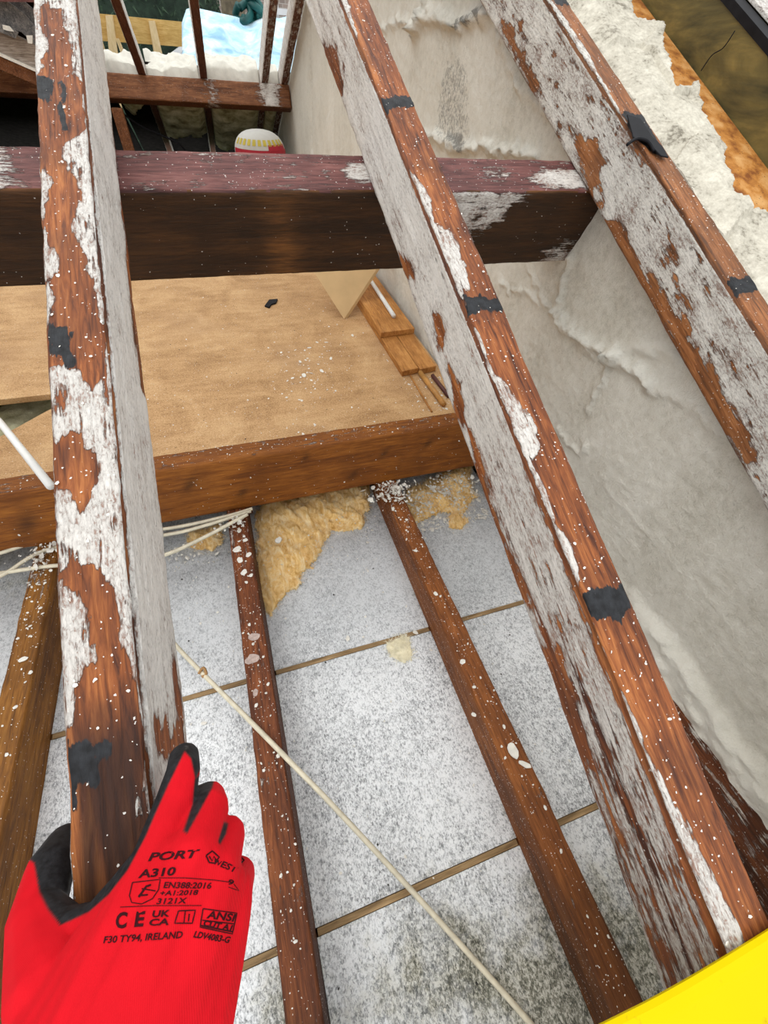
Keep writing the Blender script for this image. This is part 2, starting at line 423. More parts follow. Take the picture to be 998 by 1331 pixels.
# ------------------------------------------------------------------ timber with traced coats of paint
def dense(a, b, step):
    return np.linspace(a, b, max(2, int(round(abs(b - a) / step)) + 1))
def timber(name, L0, L1, W, D, mat, attrf, stepL=0.005, groove=None, wob=0.0012, seed=0, bottom_step=0.012, coat=0.0009, side_step=0.004, top_step=0.003):
    """timber along local +Y, top face at z = 0, returned at the origin; attrf(face, s, u) -> dict of attributes
       face: 0 top, 1 right side, 2 bottom, 3 left side; s along, u = x on top / depth on the sides"""
    prof = []
    c = 0.0025
    for x in dense(-W / 2 + c, W / 2 - c, top_step): prof.append((x, 0.0, 0, x))
    if groove == 'right': prof += [(W / 2 - 0.0005, -0.0012, 0, W / 2), (W / 2 - 0.005, -0.006, 9, 0), (W / 2 + 0.0002, -0.0065, 1, 0.006)]
    for z in dense(0.008 if groove == 'right' else c, D - c, side_step): prof.append((W / 2, -z, 1, z))
    for x in dense(W / 2 - c, -W / 2 + c, bottom_step): prof.append((x, -D, 2, x))
    for z in dense(D - c, 0.008 if groove == 'left' else c, side_step): prof.append((-W / 2, -z, 3, z))
    if groove == 'left': prof += [(-W / 2 - 0.0002, -0.0065, 3, 0.006), (-W / 2 + 0.005, -0.006, 9, 0), (-W / 2 + 0.0005, -0.0012, 0, -W / 2)]
    P = np.array([(p[0], p[1]) for p in prof]); FI = np.array([p[2] for p in prof]); U = np.array([p[3] for p in prof])
    S = dense(L0, L1, stepL)
    ns, npf = len(S), len(prof)
    SS = np.repeat(S[:, None], npf, 1); X = np.repeat(P[None, :, 0], ns, 0).copy(); Z = np.repeat(P[None, :, 1], ns, 0).copy()
    A = {k: np.zeros((ns, npf)) for k in ('paint', 'tar', 'damp_shade')}
    for fc in (0, 1, 2, 3):
        m = FI == fc
        r = attrf(fc, SS[:, m], np.repeat(U[None, m], ns, 0))
        for k in A: A[k][:, m] = r.get(k, 0.0)
    m9 = FI == 9
    if m9.any():
        A['damp_shade'][:, m9] = 0.6
        op = sstep(0.35, 0.62, fbm(SS[:, m9] * 3.0, seed + 3.3))
        sgn = 1 if groove == 'right' else -1
        X[:, m9] = sgn * (W / 2 - 0.005 * op); 
    # surface relief: wane of the edges, grain, thickness of the coat
    nx = np.where(FI == 1, 1.0, np.where(FI == 3, -1.0, 0.0)); nz = np.where(FI == 0, 1.0, np.where(FI == 2, -1.0, 0.0))
    d = (fbm(SS * 9 + seed, X * 60 + seed, Z * 60, 3) - 0.5) * 2 * wob + (fbm(SS * 30, X * 420 + seed, Z * 420, 2) - 0.5) * 0.0011
    rough = fbm(SS * 160, X * 240 + seed, Z * 240, 3)
    d += np.clip(A['paint'], 0, 1) * (coat + 0.0014 * (rough - 0.5)) + np.clip(A['tar'], 0, 1) * 0.001 * rough * 2
    edge = (fbm(SS * 22 + seed, 3.1 + FI[None, :] * 7.0, 0.0, 3) - 0.5)
    X += nx[None] * d; Z += nz[None] * d
    corner = np.minimum(np.abs(np.abs(P[:, 0]) - W / 2), 0.01)
    isc = ((np.abs(np.abs(P[:, 0]) - W / 2) < 0.004) & ((np.abs(P[:, 1]) < 0.004) | (np.abs(P[:, 1] + D) < 0.004)))
    X[:, isc] -= np.sign(P[isc, 0])[None] * (np.abs(edge[:, isc]) * 0.005)
    V = np.stack([X, SS, Z], -1).reshape(-1, 3)
    F = [tuple(q) for q in gridfaces(ns, npf, True)]
    F += [tuple(range(npf - 1, -1, -1)), tuple(range((ns - 1) * npf, ns * npf))]
    me = bpy.data.meshes.new(name); me.from_pydata(V.tolist(), [], [list(map(int, f)) for f in F]); me.update()
    for k in A:
        at = me.attributes.new(k, 'FLOAT', 'POINT'); at.data.foreach_set('value', A[k].astype(np.float32).ravel())
    me.materials.append(mat)
    me.polygons.foreach_set('use_smooth', np.ones(len(me.polygons), bool))
    return link(bpy.data.objects.new(name, me))

def patch(sd, soft=0.004):        # signed distance (m, + inside) -> 0..1
    return sstep(-soft, soft, sd)

def rafter(xc, top_bare, top_tar, side_bare, mat, label, groove, side_face, side_base, seed, top_base=1.0, top_damp=(), side_tar=(), L0=-0.62, L1=2.60, top_white=(), side_white=()):
    edge_x = xc + (RW / 2 if side_face == 1 else -RW / 2)
    def tl(poly):
        return [(lambda p: (p[1] / CA, p[0] - xc))(atR(x, y)) for x, y in poly]
    def sl(poly):
        out = []
        for x, y in poly:
            p = atX(x, y, edge_x)
            dz = p[2] - (ZC - RH)
            out.append((p[1] * CA + dz * SA, -(-p[1] * SA + dz * CA)))
        return out
    TB, TT, TD, TW = [tl(p) for p in top_bare], [tl(p) for p in top_tar], [tl(p) for p in top_damp], [tl(p) for p in top_white]
    SB, ST, SW = [sl(p) for p in side_bare], [sl(p) for p in side_tar], [sl(p) for p in side_white]
    def f(face, s, u):
        r = {}
        if face == 0:
            w = np.full(s.shape, float(top_base))
            wx = s + (fbm(s * 60, u * 90 + seed, 0, 3) - 0.5) * 0.02; wy = u + (fbm(s * 60 + 9, u * 90 + seed, 5, 3) - 0.5) * 0.008
            for p in TB: w = np.minimum(w, 1 - patch(sdpoly(wx, wy, p)) * 1.0)
            for p in TW: w = np.maximum(w, patch(sdpoly(wx, wy, p)) * 0.95)
            r['paint'] = w * 0.92 - 0.10
            t = np.zeros(s.shape)
            for p in TT: t = np.maximum(t, patch(sdpoly(wx, wy, p), 0.003))
            r['tar'] = t
            dmp = np.zeros(s.shape)
            for p in TD: dmp = np.maximum(dmp, patch(sdpoly(wx, wy, p), 0.03) * sstep(0.12, 0.55, fbm(s * 7, u * 150 + seed, 0, 3)) * 1.1)
            r['damp_shade'] = np.clip(dmp, 0, 1)
        elif face == side_face:
            w = side_base(s, u)
            wx = s + (fbm(s * 40, u * 90 + seed, 0, 3) - 0.5) * 0.03; wy = u + (fbm(s * 40 + 9, u * 90 + seed, 5, 3) - 0.5) * 0.01
            for p in SB: w = np.minimum(w, w * (1 - patch(sdpoly(wx, wy, p), 0.012)))
            for p in SW: w = np.maximum(w, patch(sdpoly(wx, wy, p), 0.01) * 0.95)
            r['paint'] = w
        elif face == 2:
            r['paint'] = np.full(s.shape, 0.2); r['damp_shade'] = np.full(s.shape, 0.1)
        else:
            r['paint'] = 0.45 + 0.3 * (fbm(s * 6, u * 40 + seed) - 0.5)
        return r
    o = timber('rafter', L0, L1, RW, RD, mat, f, groove=groove, seed=seed, wob=0.0016)
    o.location = (xc, 0, ZC - RH); o.rotation_euler = (ANG, 0, 0)
    tag(o, label, 'rafter', 'rafters of the near roof slope')
    return o

L_bare = [
    [(54, 10), (78, 14), (86, 42), (92, 75), (94, 100), (74, 100), (52, 97), (62, 60), (53, 32)],
    [(44, 99), (106, 104), (110, 165), (100, 178), (84, 186), (80, 208), (100, 232), (106, 262), (93, 290), (95, 312), (112, 332), (116, 360),
     (124, 388), (137, 420), (134, 488), (118, 508), (108, 496), (92, 480), (58, 472), (56, 425), (72, 414), (72, 384), (56, 368), (80, 356), (78, 338), (64, 322), (60, 290), (65, 265), (62, 246), (72, 236), (50, 216), (46, 180)],
    [(70, 582), (94, 564), (112, 590), (124, 598), (131, 628), (109, 662), (98, 646), (87, 628), (72, 632)],
    [(70, 756), (94, 731), (133, 748), (150, 775), (156, 800), (152, 832), (166, 852), (178, 900), (188, 960), (205, 1240), (86, 1240), (82, 975), (93, 962), (100, 905), (110, 872), (126, 850), (118, 802), (92, 765)],
]
L_tar = [[(42, 98), (70, 99), (68, 130), (44, 128)], [(76, 102), (84, 102), (86, 170), (78, 168)], [(55, 426), (80, 427), (92, 432), (98, 480), (90, 485), (84, 462), (57, 470)],
         [(82, 968), (145, 962), (150, 972), (120, 985), (140, 1000), (115, 1018), (84, 1022)], [(85, 1015), (100, 1015), (96, 1070), (88, 1060)]]
L_damp = [[(84, 955), (200, 930), (215, 1260), (60, 1260)]]
L_side_bare = [[(150, 150), (158, 170), (176, 370), (188, 480), (192, 520), (182, 500), (168, 380), (155, 245), (146, 170)], [(222, 830), (240, 940), (228, 925)], [(170, 200), (172, 232), (162, 200)], [(200, 945), (236, 935), (245, 985), (205, 990)]]
RAF_L = rafter(RX[0], L_bare, L_tar, L_side_bare, WRAF, 'flaking white painted brown rafter held by the red glove', 'right', 1,
               lambda s, u: 1.02 + 0.5 * (fbm(s * 14, u * 60) - 0.5), 1.0, top_base=0.88, top_damp=L_damp, top_white=[[(170, 1035), (192, 1035), (190, 1078), (168, 1080)]])

M_bare = [[(440, -40), (490, -30), (545, 140), (660, 400), (740, 590), (825, 780), (1010, 1200), (1040, 1290), (985, 1290), (962, 1205), (920, 1120), (880, 1040), (846, 985), (790, 862), (752, 768),
           (754, 742), (740, 700), (718, 676), (712, 640), (695, 606), (700, 580), (696, 545), (668, 516), (640, 480), (622, 436), (600, 392), (612, 370), (604, 340), (588, 300), (562, 288), (564, 262), (545, 235), (520, 205), (495, 140), (470, 70)]]
M_tar = [[(488, 126), (540, 124), (543, 140), (495, 146)], [(598, 387), (652, 386), (657, 402), (604, 406)], [(752, 772), (808, 754), (822, 782), (808, 792), (806, 812), (796, 808), (790, 792), (762, 806)]]
M_sb = [[(418, 60), (438, 60), (446, 110), (440, 130)], [(488, 285), (502, 290), (512, 330), (540, 352), (532, 365), (512, 345)], [(612, 560), (628, 600), (640, 660), (690, 790), (670, 775), (620, 620)],
        [(560, 400), (572, 410), (580, 440), (570, 450)], [(585, 480), (600, 500), (604, 560), (592, 540)], [(700, 850), (730, 850), (760, 950), (760, 1010), (735, 960)]]
def m_side(s, u):
    streak = fbm(s * 5, u * 170, 2.0, 3)
    return 0.93 - 0.42 * sstep(0.45, -0.1, s) + 0.9 * (streak - 0.5)
RAF_M = rafter(RX[1], M_bare, M_tar, M_sb, WRAF, 'long diagonal flaking rafter whose foot runs under the yellow panel', 'left', 3, m_side, 2.0, top_base=0.9)

R_bare = [[(700, -20), (760, -20), (860, 165), (985, 365), (1080, 520), (1500, 1220), (1440, 1230), (1050, 560), (946, 370), (815, 160), (740, 30)]]
R_tar = [[(808, 145), (835, 150), (868, 205), (850, 200), (820, 178)], [(943, 362), (978, 360), (985, 375), (952, 385)], [(716, -6), (745, -4), (742, 8), (722, 6)]]
R_sb = [[(752, 185), (772, 180), (790, 215), (784, 262), (772, 262), (760, 230)], [(775, 265), (800, 270), (850, 410), (880, 455), (872, 470), (800, 320)], [(840, 350), (870, 400), (900, 430), (885, 440), (850, 400)],
        [(870, 440), (905, 450), (960, 545), (985, 600), (965, 590), (900, 520)], [(648, 30), (664, 40), (700, 110), (690, 112)]]
def r_side(s, u):
    return 0.74 + 0.75 * (fbm(s * 26, u * 80, 4.0, 3) - 0.5)
RAF_R = rafter(RX[2], R_bare, R_tar, R_sb, WRAFR, 'grey mottled rafter set against the rough wall', 'left', 3, r_side, 3.0, top_base=0.9,
               side_white=[[(780, 215), (800, 215), (805, 290), (785, 290)], [(770, 235), (780, 240), (784, 262), (772, 255)]])

# ------------------------------------------------------------------ party wall on the right
def wall_top(y):
    return np.minimum(ZC - RH + SLOPE * y - 0.045, ZC - 0.31 + 0.50 * (4.2 - y) + 0.02)
def make_wall():
    ys = np.concatenate([dense(-1.2, -0.30, 0.02)[:-1], dense(-0.30, 1.35, 0.0065)[:-1], dense(1.35, 2.6, 0.014)[:-1], dense(2.6, 5.2, 0.03)])
    vs = np.linspace(0, 1, 190)
    Y = np.repeat(ys[:, None], len(vs), 1)
    z0 = 0.0
    Z = z0 + (wall_top(Y) - z0) * vs[None, :]
    def wp(pts): return [(lambda p: (p[1], p[2]))(atX(x, y, WALLX)) for x, y in pts]
    wy = Y + (fbm(Y * 45, Z * 45, 0, 4) - 0.5) * 0.04; wz = Z + (fbm(Y * 45, Z * 45, 7, 4) - 0.5) * 0.04
    d = (fbm(Y * 7, Z * 7, 0, 4) - 0.5) * 0.008 + (fbm(Y * 60, Z * 60, 3, 3) - 0.5) * 0.0035
    paint = np.zeros(Y.shape); damp_shade = np.zeros(Y.shape)
    ridges = [([(748, 335), (733, 370), (724, 408)], 0.008, 0.010), ([(722, 412), (758, 438), (800, 462), (846, 498)], 0.013, 0.014), ([(800, 462), (782, 500), (766, 532)], 0.007, 0.008),
              ([(650, 372), (690, 382), (716, 402)], 0.005, 0.005), ([(690, 350), (712, 395)], 0.004, 0.005), ([(726, 560), (752, 592), (770, 580)], 0.006, 0.006), ([(780, 618), (850, 700), (915, 770), (960, 812)], 0.006, 0.0014), ([(845, 498), (900, 520), (935, 560)], 0.010, 0.006),
              ([(800, 462), (850, 450), (880, 470)], 0.010, 0.007), ([(660, 480), (700, 560), (740, 610)], 0.005, 0.005),
              ([(540, 30), (562, 22), (600, 30), (630, 20), (660, 5)], 0.012, 0.020), ([(555, -10), (548, 25), (540, 48)], 0.009, 0.018), ([(498, 40), (520, 28), (545, 30)], 0.007, 0.010),
              ([(550, 175), (590, 190), (640, 195), (700, 200)], 0.010, 0.016), ([(640, 20), (665, 90), (720, 160)], 0.006, 0.006)]
    for pts, wdt, hgt in ridges:
        q = segdist(wy, wz, wp(pts))
        k = np.exp(-(q / wdt) ** 2)
        d += k * hgt * (0.25 + 1.5 * fbm(Y * 90, Z * 90, 2, 3)); paint = np.maximum(paint, k * 0.5)
    # white mortar run along the foot
    foot = sstep(0.265, 0.235, Z - 0.10 * (fbm(Y * 14, 0.3, 0, 3) - 0.5)) * sstep(0.34, 0.12, Y)
    d += foot * (0.012 + 0.016 * fbm(Y * 40, Z * 40, 1, 3)); paint = np.maximum(paint, foot * 0.95)
    # dirty run of damp and the line of an old flue edge higher up
    q = sdpoly(wy, wz, wp([(575, 60), (615, 50), (618, 200), (560, 195)])); damp_shade = np.maximum(damp_shade, sstep(-0.02, 0.06, q) * 0.55)
    q = segdist(wy, wz, wp([(598, 28), (615, 26), (628, 20)])); damp_shade = np.maximum(damp_shade, np.exp(-(q / 0.012) ** 2) * 0.9)
    q = segdist(wy, wz, wp([(583, 178), (600, 184), (606, 190)])); damp_shade = np.maximum(damp_shade, np.exp(-(q / 0.014) ** 2) * 0.9)
    for px in (405, 433):
        q = segdist(Y, Z, wp([(px - 3, 0), (px, 100), (px + 1, 195)])); d -= np.exp(-(q / 0.016) ** 2) * 0.012; damp_shade = np.maximum(damp_shade, np.exp(-(q / 0.014) ** 2) * 0.5)
    q = segdist(wy, wz, wp([(790, 440), (890, 560), (985, 690)])); damp_shade = np.maximum(damp_shade, np.exp(-(q / 0.025) ** 2) * 0.25)
    paint = np.maximum(paint, 0.35 * sstep(0.9, 1.6, Y))
    d += 0.004
    V = np.stack([WALLX - d, Y, Z], -1).reshape(-1, 3)
    F = [tuple(q[::-1]) for q in gridfaces(len(ys), len(vs))]
    # back skin so that the wall has its thickness
    n0 = len(V); nv = len(vs)
    bk = np.array([[WALLX + 0.11, ys[0], z0], [WALLX + 0.11, ys[-1], z0]])
    ridge_y = ys[np.argmax(wall_top(ys))]
    V = np.vstack([V, bk, [[WALLX + 0.11, ys[-1], wall_top(ys[-1]) - 0.03], [WALLX + 0.11, ridge_y, wall_top(ridge_y) - 0.03], [WALLX + 0.11, ys[0], wall_top(ys[0]) - 0.03]]])
    F.append((n0, n0 + 1, n0 + 2, n0 + 3, n0 + 4))
    A = {'paint': np.concatenate([paint.ravel(), np.zeros(5)]), 'damp_shade': np.concatenate([damp_shade.ravel(), np.zeros(5)])}
    o = mk('wall_right', V, F, WALLM, smooth=True, attrs=A, recenter=False)
    return tag(o, 'grey lime parged party wall with raised mortar ridges', 'wall', kind='structure')
WALL = make_wall()

def make_walltop():
    out = [(0.684, -0.6), (0.684, 2.3), (0.90, 2.3), (0.90, 1.2), (0.856, 1.075), (0.827, 1.0), (0.878, 0.99), (0.83, 0.90), (0.80, 0.818), (0.856, 0.823), (0.827, 0.754), (0.828, 0.682), (0.773, 0.606), (0.753, 0.566), (0.82, 0.540), (0.905, 0.50), (0.905, -0.6)]
    xs = dense(0.684, 0.905, 0.0035); ys = dense(-0.5, 2.2, 0.0045)
    X, Y = np.meshgrid(xs, ys, indexing='ij')
    ins = inpoly(X + (fbm(X * 40, Y * 40) - 0.5) * 0.008, Y + (fbm(X * 40, Y * 40, 4) - 0.5) * 0.008, out)
    cell = np.floor(Y * 7 + 0.6 * vnoise(X * 9, Y * 3)) 
    st = (vnoise(cell * 3.7 + 0.5, np.floor(X * 11 + cell * 0.37) * 2.3 + 0.5) - 0.5) * 0.030
    H = ZC - RH + SLOPE * Y + 0.004 + st + (fbm(X * 16, Y * 16, 1, 3) - 0.5) * 0.022 + (fbm(X * 110, Y * 110, 1, 3) - 0.5) * 0.003
    H = H - 0.016 * (1 - sstep(0.70, 0.745, X))
    H = np.where(X < 0.697, np.minimum(H, ZC - RH + SLOPE * Y - 0.02), H)
    V = np.stack([X, Y, H], -1).reshape(-1, 3)
    g = gridfaces(len(xs), len(ys)); I = ins.ravel(); g = g[I[g].all(1)]
    o = mk('mortar_capping', V, g, MORT, WALL, smooth=False)
    bm = bmesh.new(); bm.from_mesh(o.data)
    bmesh.ops.delete(bm, geom=[v for v in bm.verts if not v.link_faces], context='VERTS')
    be = [e for e in bm.edges if len(e.link_faces) == 1]
    r = bmesh.ops.extrude_edge_only(bm, edges=be)
    for v in [q for q in r['geom'] if isinstance(q, bmesh.types.BMVert)]: v.co.z -= 0.05
    bmesh.ops.recalc_face_normals(bm, faces=bm.faces[:]); bm.to_mesh(o.data); bm.free()
    return o
make_walltop()

def sloped_box(name, x0, x1, y0, y1, lo, hi, mat, label=None, cat=None, parent=None, bev=0.003, kind=None, sl=SLOPE):
    """board parallel to the near roof slope, lo / hi = heights over the rafter plane"""
    def z(y, h): return ZC - RH + sl * y + h
    v = [(x0, y0, z(y0, lo)), (x1, y0, z(y0, lo)), (x1, y1, z(y1, lo)), (x0, y1, z(y1, lo)), (x0, y0, z(y0, hi)), (x1, y0, z(y0, hi)), (x1, y1, z(y1, hi)), (x0, y1, z(y1, hi))]
    o = mk(name, v, box_vf(0, 1, 0, 1, 0, 1)[1], mat, parent)
    if bev: bevel(o, bev)
    if label: tag(o, label, cat, kind=kind)
    return o
sloped_box('sarking_board', 0.745, 0.906, -0.5, 2.2, -0.026, -0.008, ORANGE, 'orange speckled sarking board in the gap beside the greenish beam', 'board')
gb = empty('treated_beam', (0.935, 0.8, ZC - RH + SLOPE * 0.8 - 0.05)); tag(gb, 'greenish treated timber beam over the wall in the top right corner', 'beam')
sloped_box('beam_timber', 0.91, 0.96, -0.5, 2.2, -0.05, 0.080, TREAT, parent=gb)
# felt lapping over the beam with a torn lower edge
yy = dense(-0.4, 2.1, 0.02); pts = []
low = 0.070 - 0.030 * np.clip(fbm(yy * 9, 1.3, 0, 3) - 0.45, 0, 1) * 3
V = []; 
for y, l in zip(yy, low):
    zb = ZC - RH + SLOPE * y
    V += [(0.907, y, zb + l), (0.905, y, zb + 0.083), (0.928, y, zb + 0.0845), (0.928, y, zb + 0.081), (0.9095, y, zb + 0.081), (0.9098, y, zb + l)]
mk('felt_lap', V, [tuple(q) for q in gridfaces(len(yy), 6, True)], BLACKM, gb)
# stray black thread hanging on the beam
tube('black_thread', smooth_path([atX(955, 40, 0.905), atX(940, 62, 0.905), atX(925, 72, 0.905), atX(911, 92, 0.906)], 6), 0.0009, BLACKM, gb, 6)
nb = 0
for r_ in range(2, 6):
    for c_ in range(2):
        x0 = 0.932 + c_ * 0.27 - (0.13 if r_ % 2 else 0); x1 = x0 + 0.262
        x0 = max(x0, 0.932)
        y0 = -0.45 + r_ * 0.34
        if x1 - x0 < 0.05: continue
        o = sloped_box('roof_slate', x0, x1, y0, y0 + 0.335, 0.085, 0.091, SLATE, 'pale grey slate laid behind the greenish beam', 'slate', sl=SLOPE, bev=0.001)
        o['group'] = 'slates of the next roof'
        at = o.data.attributes.new('paint', 'FLOAT', 'POINT'); at.data.foreach_set('value', np.full(len(o.data.vertices), 0.8, np.float32))
sloped_box('slate_batten_deck', 0.962, 1.8, -0.5, 2.2, 0.04, 0.084, OLDB, 'grey board deck carrying the pale slates', 'board')

# ------------------------------------------------------------------ purlin across the near slope (set square to the rafters)
pt_y, pt_z = 0.758, ZC - RH + SLOPE * 0.758 - 0.108 - 0.0015
PUR = empty('purlin', (0.0, pt_y, pt_z - 0.14)); tag(PUR, 'dark brown purlin crossing under the rafters and built into the wall', 'beam')
def purlin_attr(face, s, u):
    # local Y runs along the beam (world -X): s = -X
    X = -s; r = {}
    if face == 0:
        w = 0.24 + 0.5 * (fbm(X * 10, u * 30) - 0.5)
        def bl(cx, cu, rx, ru, k=0.9):
            return k * np.exp(-(((X - cx) / rx) ** 2 + ((u - cu) / ru) ** 2) ** 2)
        w = np.maximum(w, bl(-0.33, -0.02, 0.11, 0.10, 0.95)); w = np.maximum(w, bl(-0.125, 0.005, 0.018, 0.02)); w = np.maximum(w, bl(0.235, 0.0, 0.035, 0.03, 0.72))
        w = np.maximum(w, bl(0.62, -0.01, 0.09, 0.03, 0.85)); w = np.maximum(w, bl(0.48, 0.0, 0.05, 0.03, 0.45))
        r['paint'] = w
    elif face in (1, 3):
        r['damp_shade'] = 0.72 + 0.22 * fbm(X * 4, u * 20)  # side faces darkened: shade below the roof put into the colour
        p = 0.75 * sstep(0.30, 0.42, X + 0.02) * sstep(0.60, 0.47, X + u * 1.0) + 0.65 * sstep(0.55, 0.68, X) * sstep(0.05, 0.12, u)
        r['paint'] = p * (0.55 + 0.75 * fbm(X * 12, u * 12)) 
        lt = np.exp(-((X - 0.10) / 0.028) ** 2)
        r['damp_shade'] = r['damp_shade'] * (1 - 0.8 * lt)
    return r
def beam_x(name, x0, x1, W, D, mat, attrf, loc, rx, parent, seed):
    o = timber(name, -x1, -x0, W, D, mat, attrf, stepL=0.006, seed=seed, wob=0.0012, bottom_step=0.02, side_step=0.006)
    return o
# built along local Y, then turned so that local Y = world -X and tilted with the roof
def turn(o, loc, tilt, parent):
    # local y -> world -X ; local x -> world direction across (uphill) ; local z -> up normal
    up = Vector((0, -math.sin(tilt), math.cos(tilt))); yl = Vector((-1, 0, 0)); xl = yl.cross(up)
    m = Matrix.Identity(4)
    for i in range(3): m[i][0] = xl[i]; m[i][1] = yl[i]; m[i][2] = up[i]
    m.translation = Vector(loc)
    if parent is not None:
        o.parent = parent
        m = Matrix.Translation(-Vector(parent.location)) @ m
    o.matrix_local = m
    return o
PW, PDP = 0.084, 0.142
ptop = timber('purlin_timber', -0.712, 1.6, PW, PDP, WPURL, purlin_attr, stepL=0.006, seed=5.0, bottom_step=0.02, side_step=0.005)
ctr = (0, pt_y + PW / 2 * CA, pt_z + PW / 2 * SA)
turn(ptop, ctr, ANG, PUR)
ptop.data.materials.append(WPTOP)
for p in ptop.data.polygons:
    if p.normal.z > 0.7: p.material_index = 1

# ------------------------------------------------------------------ binder standing on the joists
def binder_attr(face, s, u):
    X = -s; r = {}
    if face == 0:
        r['paint'] = 0.26 + 0.4 * (fbm(X * 14, u * 30) - 0.5)
    else:
        kn = np.zeros(s.shape)
        for cx, cu, a in ((-0.165, 0.055, 0.014), (-0.06, 0.11, 0.012), (0.30, 0.06, 0.010), (0.22, 0.115, 0.012), (-0.5, 0.09, 0.02), (0.42, 0.05, 0.01), (0.10, 0.03, 0.008)):
            kn = np.maximum(kn, np.exp(-(((X - cx + (u - cu) * 0.5) / a) ** 2 + ((u - cu) / (a * 1.5)) ** 2)))
        r['damp_shade'] = kn * 0.8
    return r
bd = timber('binder', -0.655, 1.6, 0.05, 0.168, WBIND, binder_attr, stepL=0.006, seed=8.0, bottom_step=0.02, side_step=0.006)
turn(bd, (0, 0.775, ZC - 0.651), 0.0, None)
tag(bd, 'orange brown binder beam on edge between loft boards and foil insulation', 'beam')

# ------------------------------------------------------------------ joists
JX = (-0.499, -0.085, 0.321, 0.666)
JL = ('amber sided joist at the left edge behind the gloved hand', 'narrow brown joist crossed by the cream cable', 'brown joist with a thick white splash beside the diagonal rafter', 'stained joist lying against the foot of the wall')
for k, x in enumerate(JX):
    def ja(face, s, u, k=k):
        r = {}
        if face == 0:
            p = 0.10 + 0.55 * (fbm(s * 18, u * 40 + k * 3) - 0.5) + 0.4 * sstep(0.52, 0.68, s) * fbm(s * 30, u * 60)
            if k == 3: p = 0.5 + 0.7 * (fbm(s * 9, u * 30) - 0.5)
            r['paint'] = p
            r['damp_shade'] = 0.75 * sstep(-0.02, -0.2, s) * (0.5 + 0.8 * fbm(s * 9, u * 60)) + (0.15 if k == 3 else 0)
        elif face in (1, 3):
            r['damp_shade'] = (0.45 if k in (1,) else 0.15 if k == 2 else 0.0) + 0.5 * sstep(0.0, -0.2, s)
            if k == 3: r['damp_shade'] = 0.4; r['paint'] = 0.35
        return r
    o = timber('joist', -0.75, 0.80 if k != 3 else 0.80, 0.048, 0.125, WJOIL if k == 0 else WJOI2 if k == 2 else WJOI, ja, stepL=0.006, seed=10.0 + k, bottom_step=0.02, side_step=0.006)
    o.location = (x, 0, ZC + JT)
    tag(o, JL[k], 'joist', 'ceiling joists')

# ------------------------------------------------------------------ ceiling below, hidden shell of the loft
fl = box('floor', -2.6, WALLX + 0.1, -1.2, 5.2, -0.06, 0.038, PLASTER, bev=0); tag(fl, 'plasterboard ceiling under the joists', 'floor', kind='structure')
w = box('wall_front', -2.6, WALLX + 0.1, -1.3, -1.2, -0.06, ZC - RH - SLOPE * 1.2 + 0.02, MORT, bev=0); tag(w, 'low eaves wall behind the viewer', 'wall', kind='structure')
w = box('wall_left', -2.7, -2.6, -1.3, 5.2, -0.06, 1.7, MORT, bev=0); tag(w, 'gable wall far to the left of the loft', 'wall', kind='structure')

# ------------------------------------------------------------------ foil faced boards between the joists
bays = [(-0.93, -0.524, 'left of the amber joist'), (-0.4745, -0.1095, 'between the amber and the narrow joist'), (-0.0605, 0.2965, 'between the two brown joists'), (0.3455, 0.6415, 'between splashed joist and wall joist')]
rows = [(0.357, 0.86, 'row next to the binder'), (-0.0545, 0.346, 'middle row'), (-0.75, -0.0655, 'stained row nearest the viewer')]
for bi, (x0, x1, bl) in enumerate(bays):
    for ri, (y0, y1, rl) in enumerate(rows):
        t = empty('insulation_board', ((x0 + x1) / 2, (y0 + y1) / 2, 0.04))
        tag(t, 'silver foil insulation board %s, %s' % (bl, rl), 'insulation', 'foil insulation boards')
        xs, ys = dense(x0, x1, 0.012), dense(y0, y1, 0.012)
        X, Y = np.meshgrid(xs, ys, indexing='ij')
        Z = ZC + FOIL + (fbm(X * 9, Y * 9, bi + ri * 3) - 0.5) * 0.004
        dirt = np.clip(0.95 * sstep(-0.02, -0.24, Y + 0.25 * (fbm(X * 8, Y * 8, 5) - 0.5)) * (0.3 + 1.1 * fbm(X * 9, Y * 9)) + 0.35 * sstep(0.60, 0.72, Y), 0, 1) + 0.12 * (fbm(X * 5, Y * 5, 3) - 0.4)
        edge = np.minimum(np.minimum(X - x0, x1 - X), np.minimum(Y - y0, y1 - Y)); dirt = np.maximum(dirt, 0.4 * np.exp(-edge / 0.008))
        mk('foil_facing', np.stack([X, Y, Z], -1).reshape(-1, 3), [tuple(q[::-1]) for q in gridfaces(len(xs), len(ys))], FOILM, t, smooth=True, attrs={'dirt': dirt, 'dull': sstep(0.25, 0.5, Y + 0.15 * (fbm(X * 7, Y * 7) - 0.5))})
        box('foam_core', x0 + .0005, x1 - .0005, y0, y1, 0.041, ZC + FOIL - 0.0035, FOAM, t, bev=0)
    for ri, yj in enumerate((0.3515, -0.060)):
        o = box('joint_lath', x0 + 0.002, x1 - 0.002, yj - 0.0046, yj + 0.0046, 0.041, ZC + FOIL + 0.0015, GAPWOOD, bev=0.001)
        tag(o, 'thin wooden lath in the %s joint %s' % (('far', 'near')[ri], bl), 'lath', 'laths in the insulation joints')

